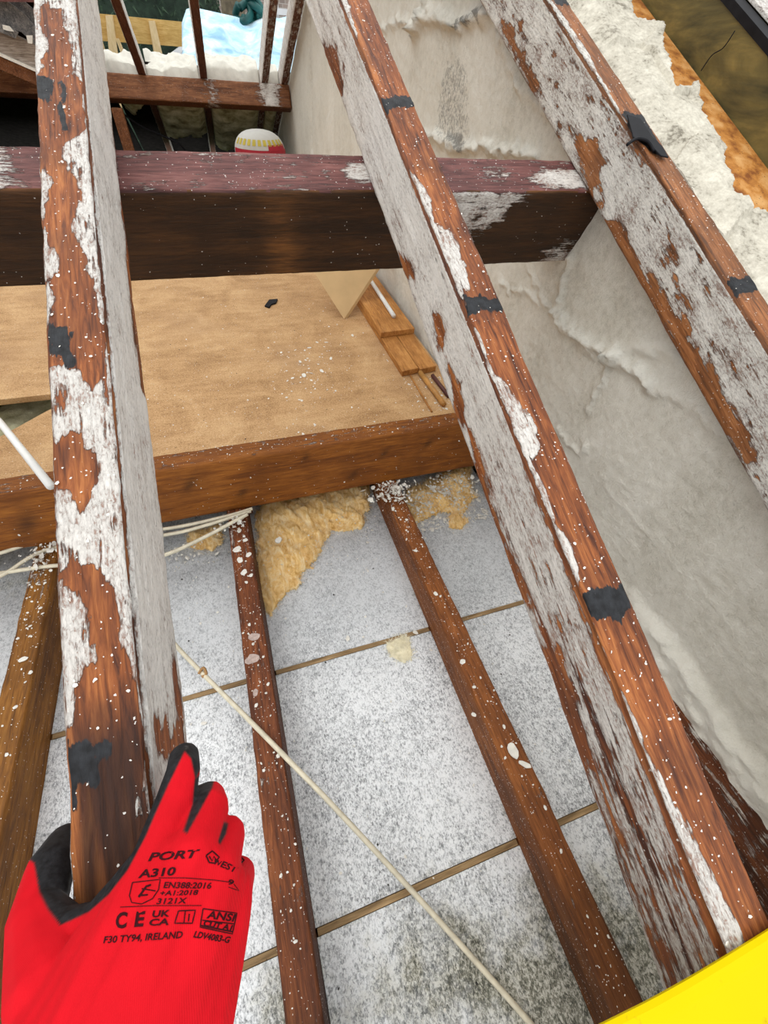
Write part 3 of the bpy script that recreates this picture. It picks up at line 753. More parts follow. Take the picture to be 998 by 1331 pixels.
# ------------------------------------------------------------------ loft boards
def sheet(poly, u, th, label):
    o = prism('chipboard_sheet', [(x, y, ZC + u - th) for x, y in poly], (0, 0, th), [CHIP], None, 0.0015)
    tag(o, label, 'chipboard', 'chipboard loft floor'); return o
sheet([(-0.44, 0.802), (0.685, 0.802), (0.685, 2.32), (-0.44, 2.32)], -0.80, 0.0185, 'large tan chipboard sheet strewn with flakes in front of the purlin')
sheet([(-0.44, 2.325), (0.685, 2.325), (0.685, 4.1), (-0.44, 4.1)], -0.80, 0.0185, 'chipboard sheet far back below the sack')
sheet([(-1.7, 1.29), (-0.46, 1.30), (-0.46, 3.5), (-1.7, 3.5)], -0.775, 0.0185, 'raised chipboard sheet at left with a dark gap beneath')
sheet([(-1.25, 0.802), (-0.445, 0.802), (-0.445, 1.36), (-0.57, 1.252), (-0.68, 1.14), (-1.25, 0.86)], -0.80, 0.0185, 'cut chipboard piece with slanting end behind the white pipe')
for x0, y0, y1 in ((-0.52, 0.81, 4.1), (-0.10, 0.81, 4.1), (0.31, 0.81, 4.1), (-0.95, 0.81, 3.5), (-1.4, 0.81, 3.5)):
    o = box('floor_joist', x0, x0 + 0.048, y0, y1, 0.039, ZC - 0.8192 - 0.0005, WJOI, bev=0)
    tag(o, 'joist carrying the chipboard, hidden under it', 'joist', 'joists below the loft floor')

# ------------------------------------------------------------------ ridge and the far roof slope
o = box('ridge_board', -2.6, WALLX - 0.01, 2.46, 2.485, ZC + 0.50, ZC + 0.67, WFAR, bev=0); tag(o, 'ridge board above the picture between both slopes', 'beam')
FS = 0.50; FANG = math.atan(FS); FCA, FSA = math.cos(FANG), math.sin(FANG)
def far_z(y): return ZC - 0.315 - FS * (y - 4.2)            # underside of the far rafters
far_x = ((-0.255, 'far rafter leaning beside the yellow board'), (0.125, 'far rafter in front of the left edge of the blue sheet'), (0.527, 'far rafter before the middle of the blue sheet with a white side'), (0.662, 'far rafter hard against the party wall'))
for k, (x, lb) in enumerate(far_x):
    def fa(face, s, u, k=k):
        return {'paint': np.full(s.shape, 0.85 if face in (1, 3) else (0.42 if k > 1 else 0.05)), 'damp_shade': np.full(s.shape, 0.25 if face == 2 and k < 2 else 0.0)}
    o = timber('far_rafter', 0.0, 4.0, 0.046, 0.10, WFARR, fa, stepL=0.02, seed=20 + k, bottom_step=0.01, side_step=0.012, top_step=0.02)
    o.location = (x, 2.50, far_z(2.50) + 0.10 / FCA); o.rotation_euler = (-FANG, 0, 0)
    tag(o, lb, 'rafter', 'rafters of the far roof slope')
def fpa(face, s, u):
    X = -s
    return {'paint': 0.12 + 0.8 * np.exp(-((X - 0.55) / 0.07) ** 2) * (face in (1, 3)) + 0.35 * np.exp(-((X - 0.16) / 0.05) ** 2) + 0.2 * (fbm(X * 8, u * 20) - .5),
            'damp_shade': np.full(s.shape, 0.75 if face == 2 else 0.05)}  # bottom face coloured far darker than the others
fp = timber('far_purlin', -0.69, 1.6, 0.075, 0.125, WFAR, fpa, stepL=0.012, seed=31, bottom_step=0.015, side_step=0.008)
turn(fp, (0, 4.2 + 0.0375 * FCA, far_z(4.2) - 0.0375 * FSA - 0.002), -FANG, None)
tag(fp, 'brown purlin of the far slope below the leaning rafters', 'beam')
o = box('strut_post', -0.49, -0.425, 4.10, 4.16, ZC - 0.80, ZC - 0.475, WFAR, bev=0.003); tag(o, 'short brown post under the far purlin left end', 'post')
# roof covering beyond the far purlin and over the far left (boards and slates seen only from below)
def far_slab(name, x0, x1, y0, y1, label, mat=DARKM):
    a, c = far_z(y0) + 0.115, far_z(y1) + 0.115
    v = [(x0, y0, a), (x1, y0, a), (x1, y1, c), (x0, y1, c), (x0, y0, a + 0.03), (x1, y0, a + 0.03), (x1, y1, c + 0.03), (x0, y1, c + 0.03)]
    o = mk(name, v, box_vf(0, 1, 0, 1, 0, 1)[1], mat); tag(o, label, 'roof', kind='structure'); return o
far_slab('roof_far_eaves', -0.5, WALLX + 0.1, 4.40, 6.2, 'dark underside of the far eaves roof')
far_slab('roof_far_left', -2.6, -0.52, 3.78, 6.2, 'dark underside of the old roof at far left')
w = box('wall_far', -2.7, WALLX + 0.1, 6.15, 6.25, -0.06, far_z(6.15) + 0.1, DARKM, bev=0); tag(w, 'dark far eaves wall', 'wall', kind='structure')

def lumpy(name, xs, ys, fz, mat, thick, parent=None, keep=None, smooth=True):
    X, Y = np.meshgrid(xs, ys, indexing='ij'); Z = fz(X, Y)
    nu, nv = X.shape
    g = gridfaces(nu, nv)
    if keep is not None:
        I = keep(X, Y).ravel(); g = g[I[g].all(1)]
    V = np.stack([X, Y, Z], -1).reshape(-1, 3)
    o = mk(name, V, g, mat, parent, smooth=smooth)
    bm = bmesh.new(); bm.from_mesh(o.data)
    bmesh.ops.delete(bm, geom=[v for v in bm.verts if not v.link_faces], context='VERTS')
    be = [e for e in bm.edges if len(e.link_faces) == 1]
    r = bmesh.ops.extrude_edge_only(bm, edges=be)
    for v in [q for q in r['geom'] if isinstance(q, bmesh.types.BMVert)]: v.co.z -= thick
    bmesh.ops.recalc_face_normals(bm, faces=bm.faces[:]); bm.to_mesh(o.data); bm.free()
    if smooth: o.data.polygons.foreach_set('use_smooth', np.ones(len(o.data.polygons), bool))
    return o
# batts of wool between the far rafters (seen from inside)
batts = [(-0.45, -0.285, 4.42, 4.66, 'small wool batt hanging at the left end of the far slope'), (-0.225, 0.095, 4.42, 5.02, 'sagging wool batt below the far purlin with a ragged lower edge'), (0.155, 0.497, 4.42, 5.22, 'greenish wool batt behind the white sack'), (0.557, 0.632, 4.42, 5.25, 'narrow wool batt beside the party wall')]
for x0, x1, y0, y1, lb in batts:
    xs, ys = dense(x0, x1, 0.016), dense(y0, y1, 0.016)
    def fz(X, Y, x0=x0, x1=x1, y0=y0, y1=y1):
        e = np.minimum(np.minimum(X - x0, x1 - X), y1 - Y)
        return far_z(Y) - 0.012 - 0.065 * (fbm(X * 7, Y * 7, 2, 4)) * sstep(-0.01, 0.06, e)
    def kp(X, Y, y1=y1, x0=x0):
        return Y < y1 - 0.30 * (fbm(X * 9, 1.7 + x0 * 10) - 0.3)
    o = lumpy('wool_batt', xs, ys, fz, BATTM, -0.10, keep=kp)
    tag(o, lb, 'insulation', 'wool batts of the far slope')
tube_o = tube('black_cable', smooth_path([atY(160, 148, 4.3), atY(185, 165, 4.3), atY(215, 178, 4.3), atY(238, 192, 4.3), atY(250, 215, 4.3)], 8), 0.006, BLACKM)
tag(tube_o, 'black cable sagging in the dark below the far purlin', 'cable')
# white fluffy roll lying along the upper edge of the far purlin
WHITEWOOL = mat_plain('white_fluff', (0.62, 0.595, 0.52), 0.95, 0.12, 25, bump=0.7, spec=0.1)
for x0, x1, lb in ((-0.52, -0.282, 'creamy white fluff left of the leaning far rafter'), (-0.228, 0.098, 'creamy white fluff along the far purlin below the yellow board'), (0.152, 0.500, 'creamy white fluff along the far purlin below the blue sheet'), (0.554, 0.635, 'creamy white fluff between the last two far rafters')):
    xs, ys = dense(x0, x1, 0.010), dense(4.285, 4.62, 0.014)
    o = lumpy('fluff_roll', xs, ys, lambda X, Y: far_z(4.2) - 0.01 + (0.02 + 0.062 * np.sqrt(np.clip(1 - ((Y - 4.46) / 0.19) ** 2, 0, 1))) * (0.2 + 1.6 * fbm(X * 5, Y * 6, 1, 4)) + 0.03 * (fbm(X * 30, Y * 30) - .5), WHITEWOOL, 0.16)
    tag(o, lb, 'insulation', 'white fluff along the far purlin')

# ------------------------------------------------------------------ outside, seen between the far rafters
def px_prism(name, pts, Y, depth, mat, parent=None, bev=0.0):
    return prism(name, [atY(x, y, Y) for x, y in pts], (0, depth, 0), mat, parent, bev)
YEL = mat_wood('yellow_board_wood', (0.46, 0.27, 0.07), (0.62, 0.40, 0.13), (0.72, 0.50, 0.20), axis=0, speck=0)
PALE = mat_wood('pale_batten_wood', (0.60, 0.42, 0.20), (0.74, 0.56, 0.30), (0.82, 0.66, 0.42), axis=2, speck=0)
t = empty('timber_fence', tuple(atY(170, 30, 6.4) * np.array([1, 1, 0]) + np.array([0, 0, ZC - 5.2]))); tag(t, 'yellow timber board fence with pale upright battens beyond the far rafters', 'fence')
px_prism('board', [(90, 14), (252, 30), (252, 62), (90, 50)], 6.4, 0.05, YEL, t)
for pts, Y in (([(137, 20), (146, 20), (155, 82), (143, 82)], 6.34), ([(193, 27), (201, 27), (215, 88), (203, 88)], 6.34), ([(150, 50), (154, 50), (166, 80), (161, 80)], 6.345)):
    px_prism('upright_batten', pts, Y, 0.055, PALE, t)
for x in (-0.75, 0.1):
    box('fence_post', x, x + 0.08, 6.455, 6.53, ZC - 5.2, ZC - 0.15, PALE, t, bev=0)
GREYR = mat_plain('grey_sheet_roof', (0.30, 0.31, 0.32), 0.7, 0.2, 3)
PGREY = mat_plain('pale_grey_trim', (0.55, 0.56, 0.57), 0.6, 0.1, 5)
t = empty('shed_roof', tuple(atY(235, 110, 8.5))); tag(t, 'grey shed roof with pale verge below the yellow board', 'roof')
px_prism('roof_sheet', [(214, 86), (250, 58), (300, 60), (300, 110), (214, 110)], 8.5, 1.5, GREYR, t)
px_prism('verge_trim', [(206, 80), (244, 54), (252, 57), (212, 86)], 8.45, 0.05, PGREY, t)
px_prism('verge_trim', [(206, 88), (232, 68), (238, 70), (212, 93)], 8.44, 0.05, PGREY, t)
# brick house front
BR = NB('distant_brick'); bt = BR.n.new('ShaderNodeTexBrick'); BR.link(BR.coord((1, 1, 1)), bt.inputs[0])
mpn = BR.n.new('ShaderNodeMapping'); mpn.inputs['Rotation'].default_value = (math.pi / 2, 0, 0); BR.link(BR.tc.outputs['Object'], mpn.inputs[0]); BR.link(mpn.outputs[0], bt.inputs[0])
bt.inputs['Scale'].default_value = 4.4; bt.inputs[1].default_value = (0.20, 0.16, 0.14, 1); bt.inputs[2].default_value = (0.28, 0.22, 0.19, 1); bt.inputs[3].default_value = (0.40, 0.37, 0.34, 1)
BR.out(bt.outputs[0], 0.9); BRICK = BR.m
o = box('brick_house', -9, 7, 13, 14, ZC - 5.2, ZC + 5.0, BRICK, bev=0); tag(o, 'brown brick house front far behind the garden', 'building')
GRASS = mat_plain('garden_ground', (0.10, 0.13, 0.06), 0.95, 0.3, 2)
o = box('ground', -30, 30, 6.3, 60, ZC - 5.4, ZC - 5.2, GRASS, bev=0); tag(o, 'green garden ground far below', 'ground', kind='structure')
# conifer hedge: body and leaf tufts
HED = mat_plain('dark_conifer', (0.012, 0.024, 0.014), 0.85, 0.5, 14, bump=0.8)
HED2 = mat_plain('conifer_tips', (0.03, 0.055, 0.03), 0.8, 0.5, 30)
t = empty('conifer_hedge', (-0.6, 11.0, ZC - 5.2)); tag(t, 'dark conifer hedge behind the yellow board', 'hedge')
nth, nz = 40, 34
th = np.linspace(0, 2 * math.pi, nth, endpoint=False); zz = np.linspace(0, 1, nz)
TH, ZZ = np.meshgrid(th, zz, indexing='ij')
TH, ZZ = TH.T, ZZ.T
rr = (1 + 0.35 * (fbm(np.cos(TH) * 3 + 5, np.sin(TH) * 3 + 5, ZZ * 9, 4) - 0.5)) * np.clip(1.05 - ZZ ** 5, 0.05, 1)
hv = np.stack([-0.6 + 1.9 * rr * np.cos(TH), 11 + 0.8 * rr * np.sin(TH), ZC - 5.2 + 6.6 * ZZ], -1).reshape(-1, 3)
mk('hedge_body', hv, [tuple(q[::-1]) for q in gridfaces(nz, nth, True)] + [tuple(range((nz - 1) * nth, nz * nth))], HED, t, smooth=True)
lv, lf = [], []
for i in range(5000):
    a = rng.uniform(math.pi, 2 * math.pi); z = rng.uniform(0.55, 1); r_ = (1 + 0.15 * rng.normal()) * max(0.1, 1.03 - z ** 5)
    p = np.array([-0.6 + 1.9 * r_ * math.cos(a), 11 + 0.82 * r_ * math.sin(a), ZC - 5.2 + 6.6 * z])
    d = rng.normal(size=3); d /= np.linalg.norm(d); e = np.cross(d, rng.normal(size=3)); e /= np.linalg.norm(e)
    k = len(lv); lv += [p - e * 0.015, p + e * 0.015, p + d * 0.12]; lf.append((k, k + 1, k + 2))
o = mk('leaf_sprays', lv, lf, HED2, t); o['kind'] = 'stuff'

# blue sheet draped behind the far rafters
def mat_blue():
    b = NB('blue_polythene'); n = b.noise(b.coord((1, 1, 2.2)), 7, 5, 0.6, 1.2)
    b.bump(n, 0.5, 0.02)
    return b.out(b.ramp(n, [(0.36, (0.36, 0.62, 0.82)), (0.52, (0.55, 0.77, 0.90)), (0.66, (0.74, 0.87, 0.93))]), 0.45)
BLUE = mat_blue()
us, vs = np.linspace(0, 1, 60), np.linspace(0, 1, 50)
topx = np.interp(us, [0, 0.05, 0.12, 0.45, 0.60, 0.72, 0.84, 1.0], [236, 242, 250, 308, 326, 346, 362, 384]); topy = np.interp(us, [0, 0.05, 0.12, 0.45, 0.60, 0.72, 0.84, 1.0], [30, 12, 9, 22, 30, 20, 24, 18])
V = []
for u, tx, ty in zip(us, topx, topy):
    bx, by = 238 + 150 * u, 128
    for v in vs:
        x, y = tx + (bx - tx) * v, ty + (by - ty) * v
        Y = 5.35 - 0.55 * v + 0.06 * (fbm(u * 3, v * 6, 3, 4) - 0.5) * 2 + 0.03 * math.sin(u * 14 + v * 3)
        V.append(atY(x, y, Y))
o = mk('blue_sheet', V, [tuple(q) for q in gridfaces(60, 50)], BLUE, smooth=True)
m = o.modifiers.new('Solidify', 'SOLIDIFY'); m.thickness = 0.006
tag(o, 'light blue plastic sheet hanging behind the far rafters', 'sheet')
TEAL = mat_plain('dark_teal', (0.01, 0.075, 0.07), 0.5, 0.5, 8)
t = empty('hose_bundle', tuple(atY(322, 30, 5.45))); tag(t, 'dark teal looped bundle lying on the blue sheet', 'bundle')
for pts in ([(310, 6), (306, 22), (316, 28), (326, 18), (322, 2), (330, -8)], [(318, 26), (332, 22), (342, 26), (338, 8), (328, -4)], [(312, 10), (322, 4), (334, 10), (344, 24), (332, 28), (316, 24)], [(326, 0), (334, 14), (338, 22)]):
    tube('hose_loop', smooth_path([atY(x, y, 5.40 + 0.05 * math.sin(i * 2.1)) for i, (x, y) in enumerate(pts)], 7), 0.026, TEAL, t, 8)
t = empty('pale_rail', tuple(atY(360, 20, 6.0) * np.array([1, 1, 0]) + np.array([0, 0, ZC - 5.2]))); tag(t, 'pale grey rail and post behind the blue sheet', 'rail')
px_prism('rail', [(338, 8), (392, 14), (392, 22), (338, 17)], 5.95, 0.05, PGREY, t)
q = atY(356, 0, 6.0); box('post', q[0] - 0.035, q[0] + 0.035, 6.0, 6.06, ZC - 5.2, ZC + 0.6, PGREY, t, bev=0)
BARK = mat_plain('bark', (0.11, 0.09, 0.06), 0.9, 0.4, 20, bump=0.6)
q = atY(296, 0, 7.0); zz_ = np.linspace(ZC - 5.2, ZC + 2.2, 30)
o = tube('tree_trunk', [(q[0] + 0.05 * math.sin(z), 7.0, z) for z in zz_], np.linspace(0.17, 0.10, 30), BARK, seg=14); tag(o, 'brown tree trunk behind the blue sheet', 'tree')

# old roof edge in the top left corner
t = empty('old_roof_edge', tuple(atY(10, 110, 3.7))); tag(t, 'weathered board and slates of the old roof in the top left corner', 'roof')
px_prism('roof_timber', [(-120, 22), (0, 74), (60, 100), (60, 116), (0, 90), (-120, 40)], 3.72, 0.30, WFAR, t)
px_prism('grey_board', [(-120, -25), (0, 36), (60, 66), (60, 98), (0, 72), (-120, 20)], 3.68, 0.05, OLDB, t)
px_prism('white_edge', [(-120, 17), (0, 69), (60, 96), (60, 99.5), (0, 73), (-120, 21)], 3.66, 0.02, FLAKE, t)
for pts, Y in (([(-60, -50), (20, -8), (48, 16), (48, 34), (22, 18), (-60, -22)], 3.70), ([(-80, -40), (10, 2), (30, 16), (50, 40), (50, 62), (28, 42), (-10, 28), (-80, -10)], 3.67), ([(-40, 14), (2, 30), (24, 42), (20, 50), (-4, 40), (-40, 22)], 3.64)):
    px_prism('broken_slate', pts, Y, 0.012, SLATE, t)
px_prism('white_scrap', [(3, 32), (12, 34), (18, 41), (10, 40), (4, 38)], 3.62, 0.01, FLAKE, t)
px_prism('white_scrap', [(34, 46), (42, 46), (42, 57), (36, 56)], 3.62, 0.01, FLAKE, t)
px_prism('ridge_strip', [(-100, -30), (60, -30), (60, 3), (-100, 1)], 3.6, 0.06, WPTOP, t)

# ------------------------------------------------------------------ sack behind the purlin
SACKW = mat_plain('white_sack', (0.52, 0.51, 0.47), 0.6, 0.1, 12)
SACKY = mat_plain('yellow_print', (0.50, 0.40, 0.06), 0.6, 0.1)
SACKR = mat_plain('red_print', (0.36, 0.02, 0.035), 0.6, 0.1)
c0 = atY(341, 190, 3.4); R0 = 0.5 * (atY(375, 190, 3.4)[0] - atY(307, 190, 3.4)[0]); zt = atY(341, 174, 3.4)[2]
t = empty('filled_sack', (c0[0], 3.55, ZC - 0.80)); tag(t, 'rounded white sack with yellow and red print behind the dark purlin', 'sack')
nt, nr = 40, 30
def sack_pt(th, h):               # h 0 bottom .. 1 crown
    H = zt - (ZC - 0.80)
    if h < 0.72: rr_ = R0 * (0.93 + 0.07 * math.sin(h / 0.72 * math.pi / 2)); z = h / 0.72 * (H - 0.105)
    else:
        q = (h - 0.72) / 0.28; rr_ = R0 * math.cos(q * math.pi / 2) ** 0.75; z = H - 0.105 + 0.105 * math.sin(q * math.pi / 2)
    return np.array([c0[0] + rr_ * math.cos(th), 3.55 + 0.75 * rr_ * math.sin(th), ZC - 0.80 + z])
V = [sack_pt(2 * math.pi * i / nt, min(0.999, j / (nr - 1))) for j in range(nr) for i in range(nt)]
mk('sack_body', V, [tuple(q) for q in gridfaces(nr, nt, True)] + [tuple(range(nt - 1, -1, -1)), tuple(range((nr - 1) * nt, nr * nt))], SACKW, t, smooth=True)
def sack_band(name, h0, h1, mat, a0, a1, n=30):
    V = []
    cen = np.array([c0[0], 3.55, 0])
    for i in range(n):
        th_ = math.radians(a0 + (a1 - a0) * i / (n - 1))
        for h in (h0, (h0 + h1) / 2, h1):
            p = sack_pt(th_, h); d_ = p - np.array([c0[0], 3.55, p[2] - 0.06]); V.append(p + d_ / np.linalg.norm(d_) * 0.002)
    return mk(name, V, [tuple(q) for q in gridfaces(n, 3)], mat, t, smooth=True)
sack_band('red_band', 0.70, 0.755, SACKR, 190, 350)
sack_band('red_patch', 0.755, 0.80, SACKR, 285, 340, 10)
for i in range(11):
    a = 196 + i * 13
    sack_band('yellow_letter', 0.79, 0.845, SACKY, a, a + 8, 4)

# ------------------------------------------------------------------ things lying on the loft boards
def plank(x0, x1, y0, y1, u0, u1, label, name='plank', mat=PLANK):
    o = box(name, x0, x1, y0, y1, ZC + u0, ZC + u1, mat, bev=0.002); tag(o, label, 'plank', 'offcuts by the wall'); return o
def slant_plank(front, xw, y1, u0, u1, skew, label):
    x0, y0 = front
    P = [(x0, y0), (x0 + xw, y0 + 0.01), (x0 + xw + skew, y1), (x0 + skew, y1)]
    o = prism('plank', [(x, y, ZC + u0) for x, y in P], (0, 0, u1 - u0), PLANK, None, 0.002); tag(o, label, 'plank', 'offcuts by the wall'); return o
slant_plank((0.525, 1.215), 0.064, 2.15, -0.7995, -0.778, -0.002, 'lower left orange plank on the chipboard beside a split')
slant_plank((0.5905, 1.215), 0.068, 2.15, -0.7995, -0.778, 0.002, 'lower right orange plank on the chipboard next to the wall')
slant_plank((0.522, 1.455), 0.142, 2.15, -0.7775, -0.757, 0.004, 'upper orange plank carrying the white rod')
o = tube('white_rod', [atU(512, 411, -0.748), atU(480, 362, -0.748), atU(455, 322, -0.748)], 0.0085, PVCW, seg=12); tag(o, 'white round rod lying on the upper orange plank', 'rod')
o = tube('amber_pipe', [atU(577, 526, -0.790), atU(546, 484, -0.790)], 0.009, COPPER, seg=12); tag(o, 'amber pipe sticking out below the orange planks', 'pipe')
o = tube('dark_pipe', [atU(583, 515, -0.792), atU(562, 488, -0.792)], 0.007, mat_plain('dark_red_pipe', (0.09, 0.03, 0.025), 0.5), seg=10); tag(o, 'dark red pipe beside the amber pipe', 'pipe')
o = tube('thin_stick', [atU(561, 535, -0.797), atU(533, 488, -0.797)], 0.0035, PLANK, seg=6); tag(o, 'thin orange stick on the chipboard below the planks', 'stick')
# fibreboard standing on its corner against the wall
A = atU(447, 415, -0.799); n1 = atY(410, 357, 1.76); n2 = atY(486, 355, 1.76)
d1, d2 = n1 - A, n2 - A
P = [A, A + d2 * 1.55, A + d2 * 1.3 + d1 * 1.25, A + d1 * 1.6]
nrm = np.cross(d1, d2); nrm /= np.linalg.norm(nrm)
if nrm[1] < 0: nrm = -nrm
o = prism('fibreboard', P, np.array([0.020, 0.010, 0.0]), HARDB, None, 0.001); tag(o, 'tan fibreboard offcut standing on its corner under the purlin', 'board')
o = tube('white_pipe', [atU(-60, 486, -0.765), atU(0, 549, -0.70), atU(66, 632, -0.640)], 0.008, PVCW, seg=12); tag(o, 'white plastic pipe leaning on the binder at left', 'pipe')
o = prism('bitumen_scrap', [atU(x, y, -0.7995) for x, y in [(344, 399), (350, 391), (361, 390), (359, 395), (353, 397), (350, 401)]], (0, 0, 0.006), BLACKM, None, 0.001); tag(o, 'small black scrap on the chipboard', 'scrap')
o = box('packing_batten', -1.6, -0.60, 1.46, 1.50, ZC - 0.8195, ZC - 0.794, PLANK, bev=0.002); tag(o, 'packing batten under the raised chipboard', 'batten')
o = box('packing_batten', -1.6, -0.47, 3.3, 3.35, ZC - 0.8195, ZC - 0.794, PLANK, bev=0.002); tag(o, 'rear packing batten under the raised chipboard', 'batten')
xs, ys = dense(-0.90, -0.55, 0.01), dense(1.05, 1.45, 0.01)
o = lumpy('wool_tuft', xs, ys, lambda X, Y: ZC - 0.90 + 0.045 * fbm(X * 14, Y * 14), BATTM, 0.05); tag(o, 'yellowish wool in the dark gap between loft boards', 'insulation')

# ------------------------------------------------------------------ cables
def cab(name, pts, r, mat, label, group=None, seg=8):
    o = tube(name, smooth_path(pts, 8), r, mat, seg=seg); tag(o, label, 'cable', group); return o
cab('cream_cable', [atU(180, 780, -0.885), atU(225, 835, -0.862), atU(262, 874, -0.842), atU(310, 922, -0.822), atU(372, 985, -0.8135), atU(440, 1055, -0.845), atU(560, 1185, -0.892), atU(690, 1331, -0.9045), atU(720, 1372, -0.9045)], 0.0042, CREAM, 'cream cable running diagonally across foil boards and narrow joist')
o = tube('cable_knot', smooth_path([atU(258, 876, -0.838), atU(264, 868, -0.835), atU(268, 876, -0.838), atU(262, 880, -0.838)], 5), 0.0028, mat_plain('brown_tape', (0.36, 0.20, 0.08), 0.7), seg=6); tag(o, 'brown tape tied round the cream cable', 'tape')
G = 'cream cables below the binder'
cab('twin_cable', [atU(-60, 735, -0.812), atU(0, 719, -0.812), atU(70, 700, -0.812), atU(210, 688, -0.812), atU(290, 672, -0.808), atU(328, 661, -0.806)], 0.0042, CREAM, 'topmost cream cable tucked under the binder', G)
cab('twin_cable', [atU(-60, 770, -0.812), atU(0, 749, -0.812), atU(70, 712, -0.812), atU(210, 696, -0.812), atU(270, 682, -0.807), atU(326, 664, -0.800)], 0.0042, CREAM, 'middle cream cable rising from the left under the binder', G)
cab('twin_cable', [atU(-60, 752, -0.813), atU(0, 745, -0.813), atU(75, 735, -0.813), atU(150, 735, -0.815), atU(212, 722, -0.815), atU(262, 700, -0.813), atU(322, 668, -0.794)], 0.0045, CREAM, 'lowest cream cable in front of the binder', G)

# ------------------------------------------------------------------ mineral wool tufts below the binder
def wool(poly, u0, hgt, label, seed, nstr=1200, wm=None):
    wm = wm or WOOLM
    P = [tuple(atU(x, y, u0)[:2]) for x, y in poly]
    a = np.array(P); xs = dense(a[:, 0].min() - 0.01, a[:, 0].max() + 0.01, 0.0035); ys = dense(a[:, 1].min() - 0.01, a[:, 1].max() + 0.01, 0.0035)
    t = empty('wool_tuft', (a[:, 0].mean(), a[:, 1].mean(), ZC + FOIL + 0.002)); tag(t, label, 'insulation', 'mineral wool tufts')
    def wob(X, Y): return X + (fbm(X * 40, Y * 40, seed, 3) - 0.5) * 0.03, Y + (fbm(X * 40, Y * 40, seed + 5, 3) - 0.5) * 0.03
    def sd(X, Y): return sdpoly(*wob(X, Y), P)
    def fz(X, Y):
        d = np.clip(sd(X, Y), 0, 1)
        fold = np.abs(fbm(X * 16 + Y * 6, Y * 9, seed + 2, 4) - 0.5) * 2
        return ZC + FOIL + 0.001 + hgt * np.sqrt(np.clip(d / 0.035, 0, 1)) * (0.35 + 0.9 * fold) + 0.006 * (fbm(X * 120, Y * 120, 1, 3) - 0.5) * np.clip(d / 0.005, 0, 1)
    o = lumpy('wool_body', xs, ys, fz, wm, 0.004, t, keep=lambda X, Y: sd(X, Y) > -0.002)
    V, F = [], []
    x = rng.uniform(a[:, 0].min(), a[:, 0].max(), nstr * 4); y = rng.uniform(a[:, 1].min(), a[:, 1].max(), nstr * 4)
    s_ = sd(x, y); k = (s_ > 0.0) & (rng.random(len(x)) < np.exp(-s_ / 0.02) + 0.25); x, y = x[k][:nstr], y[k][:nstr]; z = fz(x, y)
    for px_, py_, pz_ in zip(x, y, z):
        d = rng.normal(size=3); d[2] = abs(d[2]) * 0.35; d /= np.linalg.norm(d); L = rng.uniform(0.006, 0.024)
        e = np.cross(d, (0, 0, 1)); e /= np.linalg.norm(e) + 1e-9; p = np.array([px_, py_, pz_ - 0.001]); b_ = p + d * L * 0.5 + np.array([0, 0, 0.002]); q = p + d * L - np.array([0, 0, 0.001])
        n0 = len(V); w_ = 0.0003
        V += [p - e * w_, p + e * w_, b_ - e * w_, b_ + e * w_, q]; F += [(n0, n0 + 1, n0 + 3, n0 + 2), (n0 + 2, n0 + 3, n0 + 4)]
    o = mk('wool_fibres', V, F, wm, t); o['kind'] = 'stuff'
    return fz
fz1 = wool([(331, 688), (334, 650), (420, 628), (482, 622), (480, 655), (472, 682), (448, 686), (428, 686), (420, 708), (404, 728), (386, 752), (360, 778), (346, 798), (338, 770), (333, 720)], -0.885, 0.040, 'large orange yellow mineral wool tuft between the two brown joists', 1.0, 5000)
fz2 = wool([(528, 655), (532, 630), (612, 596), (618, 640), (604, 660), (572, 662), (548, 672), (536, 684)], -0.885, 0.040, 'mineral wool tuft covered in white flakes near the diagonal rafter', 2.0, 3000)
fz3 = wool([(584, 672), (598, 664), (608, 674), (600, 688), (586, 686)], -0.905, 0.020, 'small loose wool scrap on foil near the diagonal rafter', 3.0, 250)
fz4 = wool([(240, 690), (286, 676), (290, 700), (272, 714), (246, 708)], -0.895, 0.030, 'yellow wool tuft behind the cream cables', 4.0, 500)
fz5 = wool([(500, 832), (532, 826), (538, 856), (520, 860), (503, 850)], -0.908, 0.008, 'thin pale wool wisp lying over the far insulation joint', 5.0, 400, PALEWOOL)

# ------------------------------------------------------------------ flakes of paint and mortar crumbs
def flake_geo(V, F, p, r, up=(0, 0, 1), tilt=0.25, dome=0.25):
    up = np.asarray(up, float) + rng.normal(size=3) * tilt; up /= np.linalg.norm(up)
    a = np.cross(up, rng.normal(size=3)); a /= np.linalg.norm(a); b_ = np.cross(up, a)
    n = rng.integers(5, 8); k = len(V); asp = rng.uniform(0.5, 1.0); ph = rng.uniform(0, 6.28)
    V.append(p + up * r * dome)
    for i in range(n):
        t_ = ph + 2 * math.pi * i / n; q = r * rng.uniform(0.65, 1.2)
        V.append(p + a * q * math.cos(t_) + b_ * q * asp * math.sin(t_) + up * 0.0002)
    for i in range(n): F.append((k, k + 1 + i, k + 1 + (i + 1) % n))
def crumbs(name, label, cat, gen, mat=FLAKE):
    V, F = [], []
    for p, r, up in gen: flake_geo(V, F, np.asarray(p, float), r, up)
    o = mk(name, V, F, mat); tag(o, label, cat, kind='stuff'); return o
def lr(lo, hi): return lo * (hi / lo) ** (rng.random() ** 2.2)
def g_joists():
    for k, x in enumerate(JX[:3]):
        for i in range((260, 170, 240)[k]):
            y = rng.uniform(-0.3, 0.74)
            if rng.random() < 0.4: y = 0.74 - abs(rng.normal()) * 0.16
            yield (x + rng.uniform(-0.021, 0.021), y, ZC + JT + 0.0012), lr(0.0008, 0.0045), (0, 0, 1)
crumbs('flake_scatter', 'small white paint flakes scattered on the joist tops', 'flakes', g_joists())
